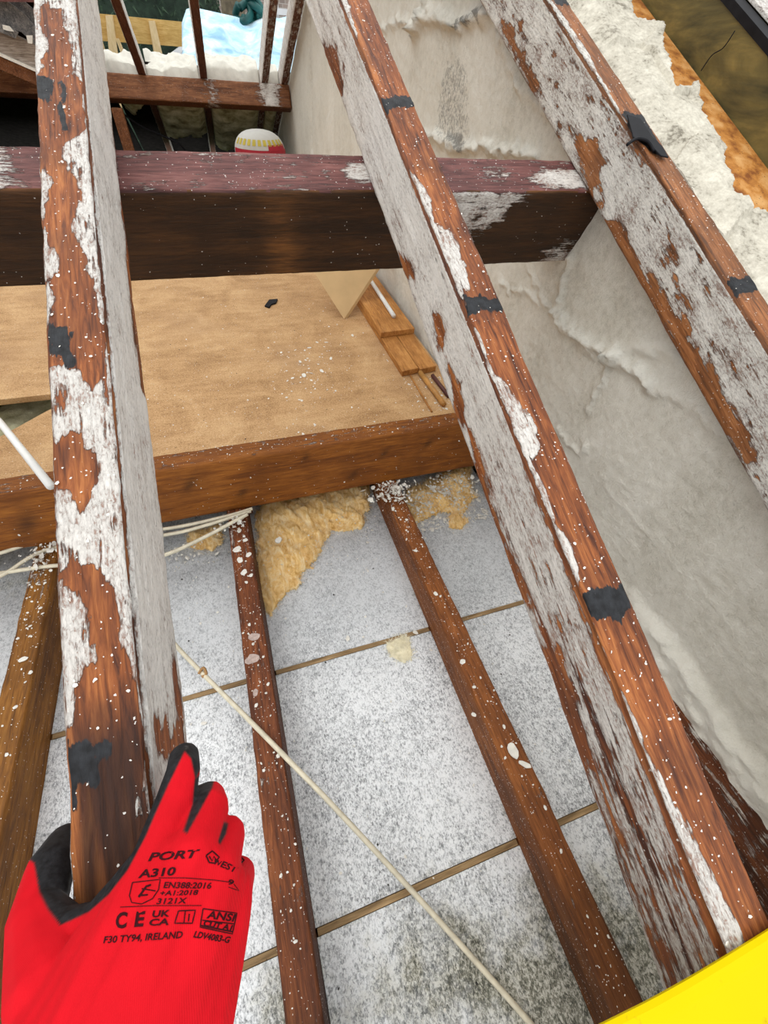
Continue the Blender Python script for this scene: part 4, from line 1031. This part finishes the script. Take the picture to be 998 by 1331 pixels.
def g_chip():
    for i in range(900):
        y = 0.85 + 1.35 * rng.random() ** 1.4; x = rng.uniform(-0.42, 0.52 if y > 1.2 else 0.66)
        yield (x, y, ZC - 0.7995), lr(0.0008, 0.0035), (0, 0, 1)
    for i in range(130):
        y = rng.normal(1.30, 0.13); x = rng.normal(0.23, 0.09)
        if 0.82 < y < 2.2 and x < 0.5: yield (x, y, ZC - 0.7995), lr(0.002, 0.007), (0, 0, 1)
    for i in range(160):
        y = 0.83 + abs(rng.normal()) * 0.10; x = rng.uniform(-0.42, 0.67); yield (x, y, ZC - 0.7995), lr(0.001, 0.006), (0, 0, 1)
    for i in range(90):
        yield (rng.uniform(0.52, 0.67), rng.uniform(1.0, 1.2), ZC - 0.7995), lr(0.002, 0.007), (0, 0, 1)
crumbs('flake_scatter', 'small white flakes strewn over the chipboard', 'flakes', g_chip())
def g_foil():
    for i in range(420):
        x = rng.uniform(-0.45, 0.63); y = rng.uniform(-0.3, 0.72)
        if any(abs(x - j) < 0.03 for j in JX): continue
        yield (x, y, ZC + FOIL + 0.002), lr(0.001, 0.004), (0, 0, 1)
    for i in range(260):
        x = rng.uniform(-0.45, 0.63); y = 0.72 - abs(rng.normal()) * 0.05
        if any(abs(x - j) < 0.03 for j in JX): continue
        yield (x, y, ZC + FOIL + 0.002), lr(0.001, 0.006), (0, 0, 1)
crumbs('flake_scatter', 'small white flakes on the foil boards', 'flakes', g_foil())
DARKF = mat_plain('dark_crumb', (0.03, 0.028, 0.025), 0.8, 0.3)
def g_dark():
    for i in range(150):
        x = rng.uniform(-0.45, 0.63); y = rng.uniform(-0.3, 0.72)
        if any(abs(x - j) < 0.03 for j in JX): continue
        yield (x, y, ZC + FOIL + 0.002), lr(0.0007, 0.003), (0, 0, 1)
    for i in range(260):
        y = 0.85 + 1.2 * rng.random() ** 1.4; yield (rng.uniform(-0.42, 0.52 if y > 1.2 else 0.66), y, ZC - 0.7995), lr(0.0007, 0.003), (0, 0, 1)
crumbs('dark_crumbs', 'tiny black crumbs on foil boards and chipboard', 'crumbs', g_dark(), DARKF)
def g_binder():
    for i in range(330): yield (rng.uniform(-0.6, 0.6), rng.uniform(0.752, 0.798), ZC - 0.6502), lr(0.0006, 0.003), (0, 0, 1)
    for i in range(130): yield (rng.uniform(-0.55, 0.6), 0.7487, ZC - 0.66 - 0.15 * rng.random()), lr(0.0006, 0.003), (0, -1, 0)
crumbs('flake_scatter', 'small white flakes clinging to the orange brown binder', 'flakes', g_binder())
up_n = np.array([0, -SA, CA])
def g_raf():
    for xc, n in ((RX[0], 240), (RX[1], 300), (RX[2], 190)):
        for i in range(n):
            s_ = rng.uniform(-0.15, 1.25); x = rng.uniform(-0.021, 0.021)
            yield (xc + x, s_ * CA - SA * 0.001, ZC - RH + s_ * SA + CA * 0.0012), lr(0.0005, 0.0022), up_n
crumbs('flake_scatter', 'fine white paint specks on the rafter tops', 'flakes', g_raf())
def g_wool():
    for fz, x0, x1, y0, y1, n, big in ((fz1, -0.05, 0.25, 0.55, 0.74, 150, 0.003), (fz2, 0.35, 0.60, 0.62, 0.75, 700, 0.008)):
        x = rng.uniform(x0, x1, n); y = rng.uniform(y0, y1, n); z = fz(x, y)
        for a, b_, c in zip(x, y, z):
            yield (a, b_, c + 0.002), lr(0.0012, big), (0, 0, 1)
crumbs('flake_scatter', 'white flakes caught on the mineral wool', 'flakes', g_wool())
def pile(cx, cy, uz, sx, sy, h, n, label, rmax=0.008):
    def g():
        for i in range(n):
            x, y = rng.normal(size=2) * 0.5
            yield (cx + x * sx, cy + y * sy, ZC + uz + h * math.exp(-(x * x + y * y) * 1.5) * rng.random()), lr(0.002, rmax), rng.normal(size=3) * 0.6 + np.array([0, 0, 1])
    o = crumbs('plaster_debris', label, 'debris', g()); return o
c = atU(502, 632, -0.80); pile(c[0] + 0.01, c[1] - 0.012, -0.818, 0.06, 0.04, 0.04, 240, 'heap of white plaster flakes on the splashed joist head under the binder', 0.009)
c = atU(305, 672, -0.80); pile(c[0], c[1] - 0.01, -0.816, 0.04, 0.03, 0.025, 90, 'white flakes heaped on the narrow joist head among cables', 0.007)
c = atU(575, 622, -0.85); pile(c[0], c[1] - 0.02, -0.872, 0.13, 0.05, 0.03, 240, 'white flakes heaped on the wool beside the diagonal rafter', 0.008)
c = atU(52, 714, -0.80); pile(c[0], c[1] - 0.01, -0.814, 0.035, 0.035, 0.03, 60, 'curled white flakes on the amber joist head among cables', 0.012)
c = atU(240, 712, -0.88); pile(c[0], c[1], -0.905, 0.06, 0.04, 0.02, 60, 'white debris on foil below the cream cables', 0.009)
# larger flakes that can be told apart
def splash(px, py, u, r, label, group, asp=1.0, th=0.0012, name='paint_flake', lift=0.0):
    p = atU(px, py, u); n = 11
    ph = rng.uniform(0, 6.28); an = rng.uniform(0, 3.14); ca, sa = math.cos(an), math.sin(an)
    P = []
    for i in range(n):
        t_ = 2 * math.pi * i / n; q = r * rng.uniform(0.8, 1.15); a, b_ = q * math.cos(t_), q * asp * math.sin(t_)
        P.append((p[0] + a * ca - b_ * sa, p[1] + a * sa + b_ * ca, p[2] + lift))
    o = prism(name, P, (0, 0, th), FLAKE, None, th * 0.3); tag(o, label, 'flake', group); return o
for px, py, r in ((308, 714, .010), (319, 702, .006), (312, 728, .008), (323, 721, .007), (317, 744, .008), (326, 748, .005), (320, 757, .004), (311, 690, .006), (324, 812, .004), (333, 917, .004)):
    splash(px, py, JT + 0.001, r, 'round white paint spot near the upper end of the narrow joist', 'paint spots on the narrow joist', 0.8)
for px, py, r in ((540, 716, .005), (566, 772, .006), (601, 860, .007), (616, 893, .004), (616, 929, .005), (655, 945, .004)):
    splash(px, py, JT + 0.001, r, 'round white paint spot on the splashed brown joist', 'paint spots on the splashed joist', 0.7)
for px, py, r in ((330, 828, .012), (328, 856, .014), (332, 900, .007)):
    splash(px, py, JT + 0.0008, r, 'thin greyish paint smear on the narrow joist', 'paint smears on the narrow joist', 0.7, 0.0006, 'paint_smear').data.materials[0] = SMEAR
for px, py, r in ((452, 830, .007), (540, 822, .007), (560, 845, .004), (428, 690, .006), (478, 742, .004), (265, 940, .006), (128, 985, .005)):
    splash(px, py, FOIL + 0.002, r, 'white paint scrap lying on a foil board', 'paint scraps on the foil', 0.6, 0.0012)
splash(666, 976, JT + 0.001, 0.013, 'thick white splash on the brown joist', None, 0.7, 0.003)
splash(682, 994, JT + 0.001, 0.013, 'long white splash tail on the brown joist', None, 0.35, 0.003)
o = splash(362, 703, -0.868, 0.011, 'white stone chip resting on the orange wool', None, 0.7, 0.006, 'stone_chip', 0.0)
splash(30, 857, JT + 0.001, 0.008, 'white flake on the amber joist', None, 0.7)
for px, py, r in ((395, 488, .014), (458, 436, .010), (418, 482, .012), (430, 466, .010), (402, 452, .008), (412, 445, .007), (424, 445, .007), (390, 470, .008)):
    splash(px, py, -0.7993, r, 'pale dried splash on the chipboard before the orange planks', 'dried splashes on the chipboard', 0.5, 0.0008, 'dried_splash')
splash(395, 566, -0.7993, 0.012, 'white flake lying against the back of the binder', None, 0.35)
# peeled bitumen curling off the right rafter
P = [atR(x, y, -0.004) for x, y in [(814, 150), (832, 156), (846, 178), (860, 192), (868, 206), (858, 204), (840, 186), (822, 180)]]
o = prism('bitumen_strip', P, tuple(up_n * 0.002), BLACKM, None, 0.001); tag(o, 'curled black bitumen strip on the mottled rafter', 'strip')
o = tube('bitumen_thread', smooth_path([atR(815, 188, -0.006), atR(828, 180, -0.009), atR(842, 184, -0.008), atR(850, 196, -0.005)], 5), 0.0022, BLACKM, seg=6); tag(o, 'black bitumen shred hanging over the mottled rafter edge', 'strip')

# ------------------------------------------------------------------ yellow panel across the rafters in the near right corner
YELM = NB('yellow_plastic')
_n = YELM.noise(YELM.coord(), 60, 5, 0.6); _n2 = YELM.noise(YELM.coord(), 9, 3)
_d = YELM.ramp(_n, [(0.66, 0.0), (0.74, 0.6)])
YELM = YELM.out(YELM.mix(_d, YELM.ramp(_n2, [(0.3, (0.64, 0.47, 0.0)), (0.7, (0.68, 0.50, 0.0))]), (0.35, 0.25, 0.01)), 0.6, 0, 0.05)
ed = np.array([atR(x, y, -0.010) for x, y in ((700, 1377), (790, 1331), (850, 1301), (900, 1273), (950, 1243), (998, 1213), (1080, 1160))])
xs = dense(0.07, 0.71, 0.01); fy = np.interp(xs, ed[:, 0], ed[:, 1])
fy = np.where(xs > ed[-1, 0], ed[-1, 1] - 0.02 * (xs - ed[-1, 0]), fy); fy = np.where(xs < ed[0, 0], ed[0, 1] - 0.5 * (ed[0, 0] - xs) ** 1.2, fy)
prof = [(0.004, 0.0026), (0.0, 0.0040), (-0.0, 0.0070), (0.003, 0.0095), (0.010, 0.010), (0.12, 0.010), (0.30, 0.010), (0.42, 0.010), (0.424, 0.007), (0.42, 0.0026)]
V = []
for x, y in zip(xs, fy):
    for d, h in prof:
        Y = y - d; V.append((x, Y, ZC - RH + SLOPE * Y + h))
F = [tuple(q[::-1]) for q in gridfaces(len(xs), len(prof), True)] + [tuple(range(len(prof))), tuple(range(len(V) - 1, len(V) - 1 - len(prof), -1))]
o = mk('yellow_panel', V, F, YELM, smooth=False); tag(o, 'bright yellow plastic panel lying across the rafters in the bottom right corner', 'panel')

# ------------------------------------------------------------------ gloved hand gripping the left rafter
def hand():
    S = []                                                     # spheres: centre, radius
    def P(j): return atD(j[0], j[1], j[2])
    def chain(js, step=0.22):
        for a, b_ in zip(js[:-1], js[1:]):
            pa, pb = P(a), P(b_); L = np.linalg.norm(pb - pa); n = max(2, int(L / (min(a[3], b_[3]) * step)))
            for i in range(n + 1):
                t_ = i / n; S.append((pa + (pb - pa) * t_, a[3] + (b_[3] - a[3]) * t_))
    idx = [(203, 1120, .222, .0135), (228, 1042, .246, .0118), (238, 1003, .262, .0105), (239, 986, .274, .0098)]
    mid = [(246, 1118, .218, .0135), (272, 1054, .248, .0115), (271, 1039, .268, .0105), (256, 1042, .290, .0100)]
    rng_ = [(280, 1136, .222, .0125), (295, 1087, .250, .0108), (290, 1083, .272, .0100), (272, 1088, .292, .0095)]
    pky = [(301, 1160, .230, .0115), (311, 1138, .254, .0096), (303, 1132, .272, .0090), (286, 1132, .286, .0086)]
    thb = [(72, 1285, .200, .0200), (48, 1192, .236, .0142), (66, 1128, .262, .0138), (84, 1096, .284, .0118)]
    for c_ in (idx, mid, rng_, pky, thb): chain(c_)
    chain([(52, 1192, .234, .0130), (84, 1214, .219, .0115), (124, 1204, .217, .0110), (166, 1160, .220, .0120), (203, 1120, .222, .0135)])
    wl, wr = (84, 1345, .186, .0225), (236, 1345, .186, .0225)
    # back of the hand: rows from the knuckles to the wrist
    top = [(166, 1165, .219, .0120), (203, 1122, .222, .0135), (246, 1120, .218, .0135), (280, 1138, .222, .0125), (301, 1162, .230, .0115)]
    bot = [(84, 1345, .186, .0225), (122, 1345, .180, .0230), (160, 1345, .178, .0235), (200, 1345, .180, .0230), (236, 1345, .187, .0225)]
    for ta, tb in zip(top, bot):
        for i in range(19):
            t_ = i / 18; S.append((P(ta) + (P(tb) - P(ta)) * t_, ta[3] + (tb[3] - ta[3]) * t_ ** 0.8))
    for (a0, b0), (a1, b1) in zip(zip(top[:-1], bot[:-1]), zip(top[1:], bot[1:])):
        for i in range(19):
            t_ = i / 18
            q = (P(a0) + P(a1)) / 2 * (1 - t_) + (P(b0) + P(b1)) / 2 * t_
            S.append((q, (a0[3] + a1[3]) / 2 * (1 - t_) + (b0[3] + b1[3]) / 2 * t_))
    chain([(84, 1214, .219, .0115), (95, 1270, .205, .0190), (84, 1345, .186, .0225)])
    chain([(124, 1204, .217, .0110), (130, 1270, .202, .0190), (122, 1345, .180, .0230)])
    # wrist and forearm going back towards the viewer, out of the picture
    wv = (P(bot[0]) + P(bot[4])) / 2; dirn = wv - (P(top[2]) + P(top[1])) / 2; dirn /= np.linalg.norm(dirn); acr = P(bot[4]) - P(bot[0])
    for i in range(26):
        q = wv + dirn * i * 0.006 - np.array([0, 0, 0.0006 * i])
        for k in np.linspace(-0.5, 0.5, 7): S.append((q + acr * k * (1 - 0.010 * i), 0.0228))
    bm = bmesh.new()
    ico = bmesh.new(); bmesh.ops.create_icosphere(ico, subdivisions=2, radius=1.0)
    iv = np.array([v.co[:] for v in ico.verts]); fi = np.array([[v.index for v in f.verts] for f in ico.faces]); ico.free(); bm.free()
    V = np.concatenate([c_ + iv * r for c_, r in S]); F = np.concatenate([fi + k * len(iv) for k in range(len(S))])
    me = bpy.data.meshes.new('tmp'); me.from_pydata(V.tolist(), [], F.tolist()); me.update()
    ob = link(bpy.data.objects.new('tmp', me))
    rm = ob.modifiers.new('r', 'REMESH'); rm.mode = 'VOXEL'; rm.voxel_size = 0.0011
    sm = ob.modifiers.new('s', 'SMOOTH'); sm.factor = 0.5; sm.iterations = 9
    dg = bpy.context.evaluated_depsgraph_get(); me2 = bpy.data.meshes.new_from_object(ob.evaluated_get(dg))
    bpy.data.objects.remove(ob)
    n = len(me2.vertices); co = np.empty(n * 3); me2.vertices.foreach_get('co', co); co = co.reshape(-1, 3)
    no = np.empty(n * 3); me2.vertices.foreach_get('normal', no); no = no.reshape(-1, 3)
    fc = [tuple(p.vertices) for p in me2.polygons]
    return co, no, fc
co, no, fc = hand()
eye = np.array([0, 0, ZC])
cc = (co - eye) @ CAM; pxl = np.stack([FPX * cc[:, 0] / cc[:, 2] + CX, FPX * cc[:, 1] / cc[:, 2] + CY], -1)
facing = ((eye - co) / np.linalg.norm(eye - co, axis=1)[:, None] * no).sum(1)
# coated palm side: everything turned away from the back of the hand, plus the fork of thumb and forefinger
fork = [(78, 1203), (115, 1186), (141, 1163), (166, 1131), (190, 1086), (201, 1060), (219, 1020), (240, 977), (248, 986), (254, 1014), (285, 950), (240, 930), (150, 1000), (40, 1040), (20, 1105), (44, 1122), (51, 1160), (62, 1182)]
gap1 = [(253, 1012), (262, 1004), (282, 1004), (276, 1024), (262, 1050), (243, 1084), (238, 1080), (250, 1045)]
gap2 = [(283, 1094), (291, 1068), (297, 1070), (294, 1084), (286, 1098)]
sd_ = np.maximum(np.maximum(sdpoly(pxl[:, 0], pxl[:, 1], fork), sdpoly(pxl[:, 0], pxl[:, 1], gap1)), sdpoly(pxl[:, 0], pxl[:, 1], gap2))
cuff = sstep(1300, 1340, pxl[:, 1]); cuff = np.where(cc[:, 2] < 0.172, 1.0, cuff)
coat = np.maximum(sstep(-1.6, 1.6, sd_), sstep(0.02, -0.10, facing) * (1 - cuff))
def mat_glove():
    b = NB('red_knit_and_black_coating'); iso = b.coord()
    k = b.n.new('ShaderNodeTexWave'); k.inputs['Scale'].default_value = 420; k.inputs['Distortion'].default_value = 0.6; b.link(iso, k.inputs[0])
    n = b.noise(iso, 900, 3); n2 = b.noise(iso, 35, 4); crk = b.noise(iso, 240, 5, 0.7)
    red = b.ramp(n2, [(0.3, (0.50, 0.001, 0.007)), (0.7, (0.62, 0.002, 0.010))])
    bl = b.ramp(crk, [(0.35, (0.006, 0.006, 0.007)), (0.7, (0.024, 0.025, 0.028))])
    dirt = b.ramp(b.noise(iso, 70, 5, 0.6), [(0.67, 0.0), (0.76, 0.35)])
    a = b.attr('coat')
    col = b.mix(a, red, b.mix(dirt, bl, (0.25, 0.22, 0.18)))
    h = b.mix(a, b.math('ADD', k.outputs[1], n), crk)
    b.bump(h, 0.22, 0.0006)
    return b.out(col, b.mix(a, (0.85, 0.85, 0.85), (0.55, 0.55, 0.55)), 0, 0.2)
GLM = mat_glove()
HAND = empty('gloved_hand', tuple(atD(150, 1260, 0.235))); tag(HAND, 'hand in a red knitted work glove with black coating gripping the left rafter', 'hand')
fa_ = np.array([[f[0], f[1], f[2], f[-1]] for f in fc]); isb = coat[fa_].mean(1) > 0.5
def submesh(name, mask):
    fs = [fc[i] for i in np.nonzero(mask)[0]]; used = np.unique(np.concatenate([np.array(f) for f in fs])); mp = {int(k): i for i, k in enumerate(used)}
    return mk(name, co[used], [tuple(mp[int(v)] for v in f) for f in fs], GLM, HAND, smooth=True, attrs={'coat': coat[used]})
o = submesh('knitted_glove', ~isb); o['label'] = 'red knitted back of the glove with black print'
o = submesh('palm_coating', isb); o['label'] = 'black rubber coating on palm and thumb'
bvh = BVHTree.FromPolygons([tuple(c_) for c_ in co], fc)
INK = mat_plain('black_print_ink', (0.035, 0.004, 0.006), 0.8, 0.2, 200, spec=0.1)
def on_glove(px, py, lift=0.00035):
    r = Vector(ray(px, py)).normalized(); h = bvh.ray_cast(Vector(eye), r)
    if h[0] is None: return None
    return np.array(h[0] - r * lift)
def ink(name, verts2, faces):
    V, ok = [], []
    for x, y in verts2:
        p = on_glove(x, y); ok.append(p is not None); V.append(p if p is not None else np.zeros(3))
    F = [f for f in faces if all(ok[i] for i in f)]
    if F:
        used = sorted(set(i for f in F for i in f)); mp = {k: i for i, k in enumerate(used)}
        return mk(name, [V[i] for i in used], [tuple(mp[i] for i in f) for f in F], INK, HAND)
def letters(txt, p0, p1, hpx, shear=0.25, bold=0.012):
    cu = bpy.data.curves.new('t', 'FONT'); cu.body = txt; cu.size = 1.0; cu.shear = shear; cu.offset = bold; cu.resolution_u = 3
    ob = link(bpy.data.objects.new('t', cu)); dg = bpy.context.evaluated_depsgraph_get(); me = bpy.data.meshes.new_from_object(ob.evaluated_get(dg))
    bpy.data.objects.remove(ob); v = np.array([q.co[:2] for q in me.vertices]); fs = [tuple(p.vertices) for p in me.polygons]
    v[:, 0] -= v[:, 0].min(); w = v[:, 0].max(); ch = 0.72
    p0, p1 = np.array(p0, float), np.array(p1, float); d = p1 - p0; nrm = np.array([d[1], -d[0]]) / np.hypot(*d)
    q = p0 + (v[:, :1] / w) * d + (v[:, 1:] / ch) * hpx * nrm
    ink('printed_text', q.tolist(), fs)
def stroke(pts, w, closed=False, name='printed_mark'):
    pts = [np.array(p, float) for p in pts]
    if closed: pts = pts + [pts[0]]
    dp = []
    for a, b_ in zip(pts[:-1], pts[1:]):
        n = max(1, int(np.hypot(*(b_ - a)) / 4)); dp += [a + (b_ - a) * i / n for i in range(n)]
    dp.append(pts[-1]); dp = np.array(dp); T = np.gradient(dp, axis=0); T /= np.hypot(T[:, 0], T[:, 1])[:, None] + 1e-9; N = np.stack([-T[:, 1], T[:, 0]], -1)
    V = np.stack([dp - N * w / 2, dp + N * w / 2], 1).reshape(-1, 2)
    ink(name, V.tolist(), [(2 * i, 2 * i + 1, 2 * i + 3, 2 * i + 2) for i in range(len(dp) - 1)])
letters('PORT', (192, 1119), (261, 1114), 10.5, 0.35, 0.03)
stroke([(268, 1112), (276, 1106), (285, 1114), (279, 1122), (272, 1121)], 2.0, True); stroke([(272, 1113), (276, 1119), (278, 1113), (282, 1119)], 1.8)
letters('W', (277, 1123), (287, 1126), 7, 0.1, 0.02); letters('EST', (286, 1126), (307, 1135), 8.5, 0.15, 0.025)
letters('A310', (179, 1141), (229, 1137), 10.5, 0.25, 0.03)
stroke([(206, 1141), (240, 1141), (280, 1144), (302, 1147)], 1.0)
letters('EN388:2016', (212, 1154), (275, 1155), 8, 0.25, 0.02); letters('+A1:2018', (208, 1164), (258, 1163), 6.5, 0.25, 0.02); letters('3121X', (203, 1175), (244, 1174), 7.5, 0.25, 0.02)
stroke([(172, 1147), (208, 1143), (206, 1156), (198, 1168), (184, 1175), (171, 1173), (168, 1164)], 1.3, True)
stroke([(180, 1166), (190, 1152), (196, 1150)], 2.6); stroke([(184, 1155), (202, 1158)], 1.6); stroke([(180, 1164), (192, 1163)], 2.2)
stroke([(156, 1179), (200, 1177), (262, 1177)], 1.0)
letters('C', (151, 1206), (167, 1205), 20, 0.25, 0.035); letters('E', (174, 1204), (190, 1203), 19, 0.25, 0.035)
letters('UK', (198, 1192), (221, 1191), 8.5, 0.2, 0.03); letters('CA', (194, 1203), (219, 1202), 8.5, 0.2, 0.03)
stroke([(232, 1184), (254, 1183), (250, 1200), (227, 1200)], 1.6, True); stroke([(241, 1184), (239, 1200)], 1.4); letters('i', (244, 1197), (247, 1197), 10, 0.2, 0.04)
letters('ANSI', (268, 1193), (306, 1198), 10, 0.2, 0.03)
stroke([(264, 1181), (308, 1187), (302, 1214), (260, 1205)], 1.5, True)
stroke([(263, 1196), (305, 1201)], 1.6); stroke([(261, 1203), (302, 1211)], 2.2); letters('CUT A1', (264, 1203), (302, 1210), 7.5, 0.2, 0.04)
letters('F30 TY94, IRELAND', (134, 1226), (238, 1219), 9, 0.3, 0.02); letters('LDV4083-G', (251, 1218), (299, 1226), 8.5, 0.3, 0.03)
letters('9', (296, 1149), (303, 1151), 7, 0.1, 0.03); stroke([(297, 1153), (311, 1158), (304, 1149)], 1.0)
stroke([(312, 1113), (317, 1118), (314, 1121)], 2.4)
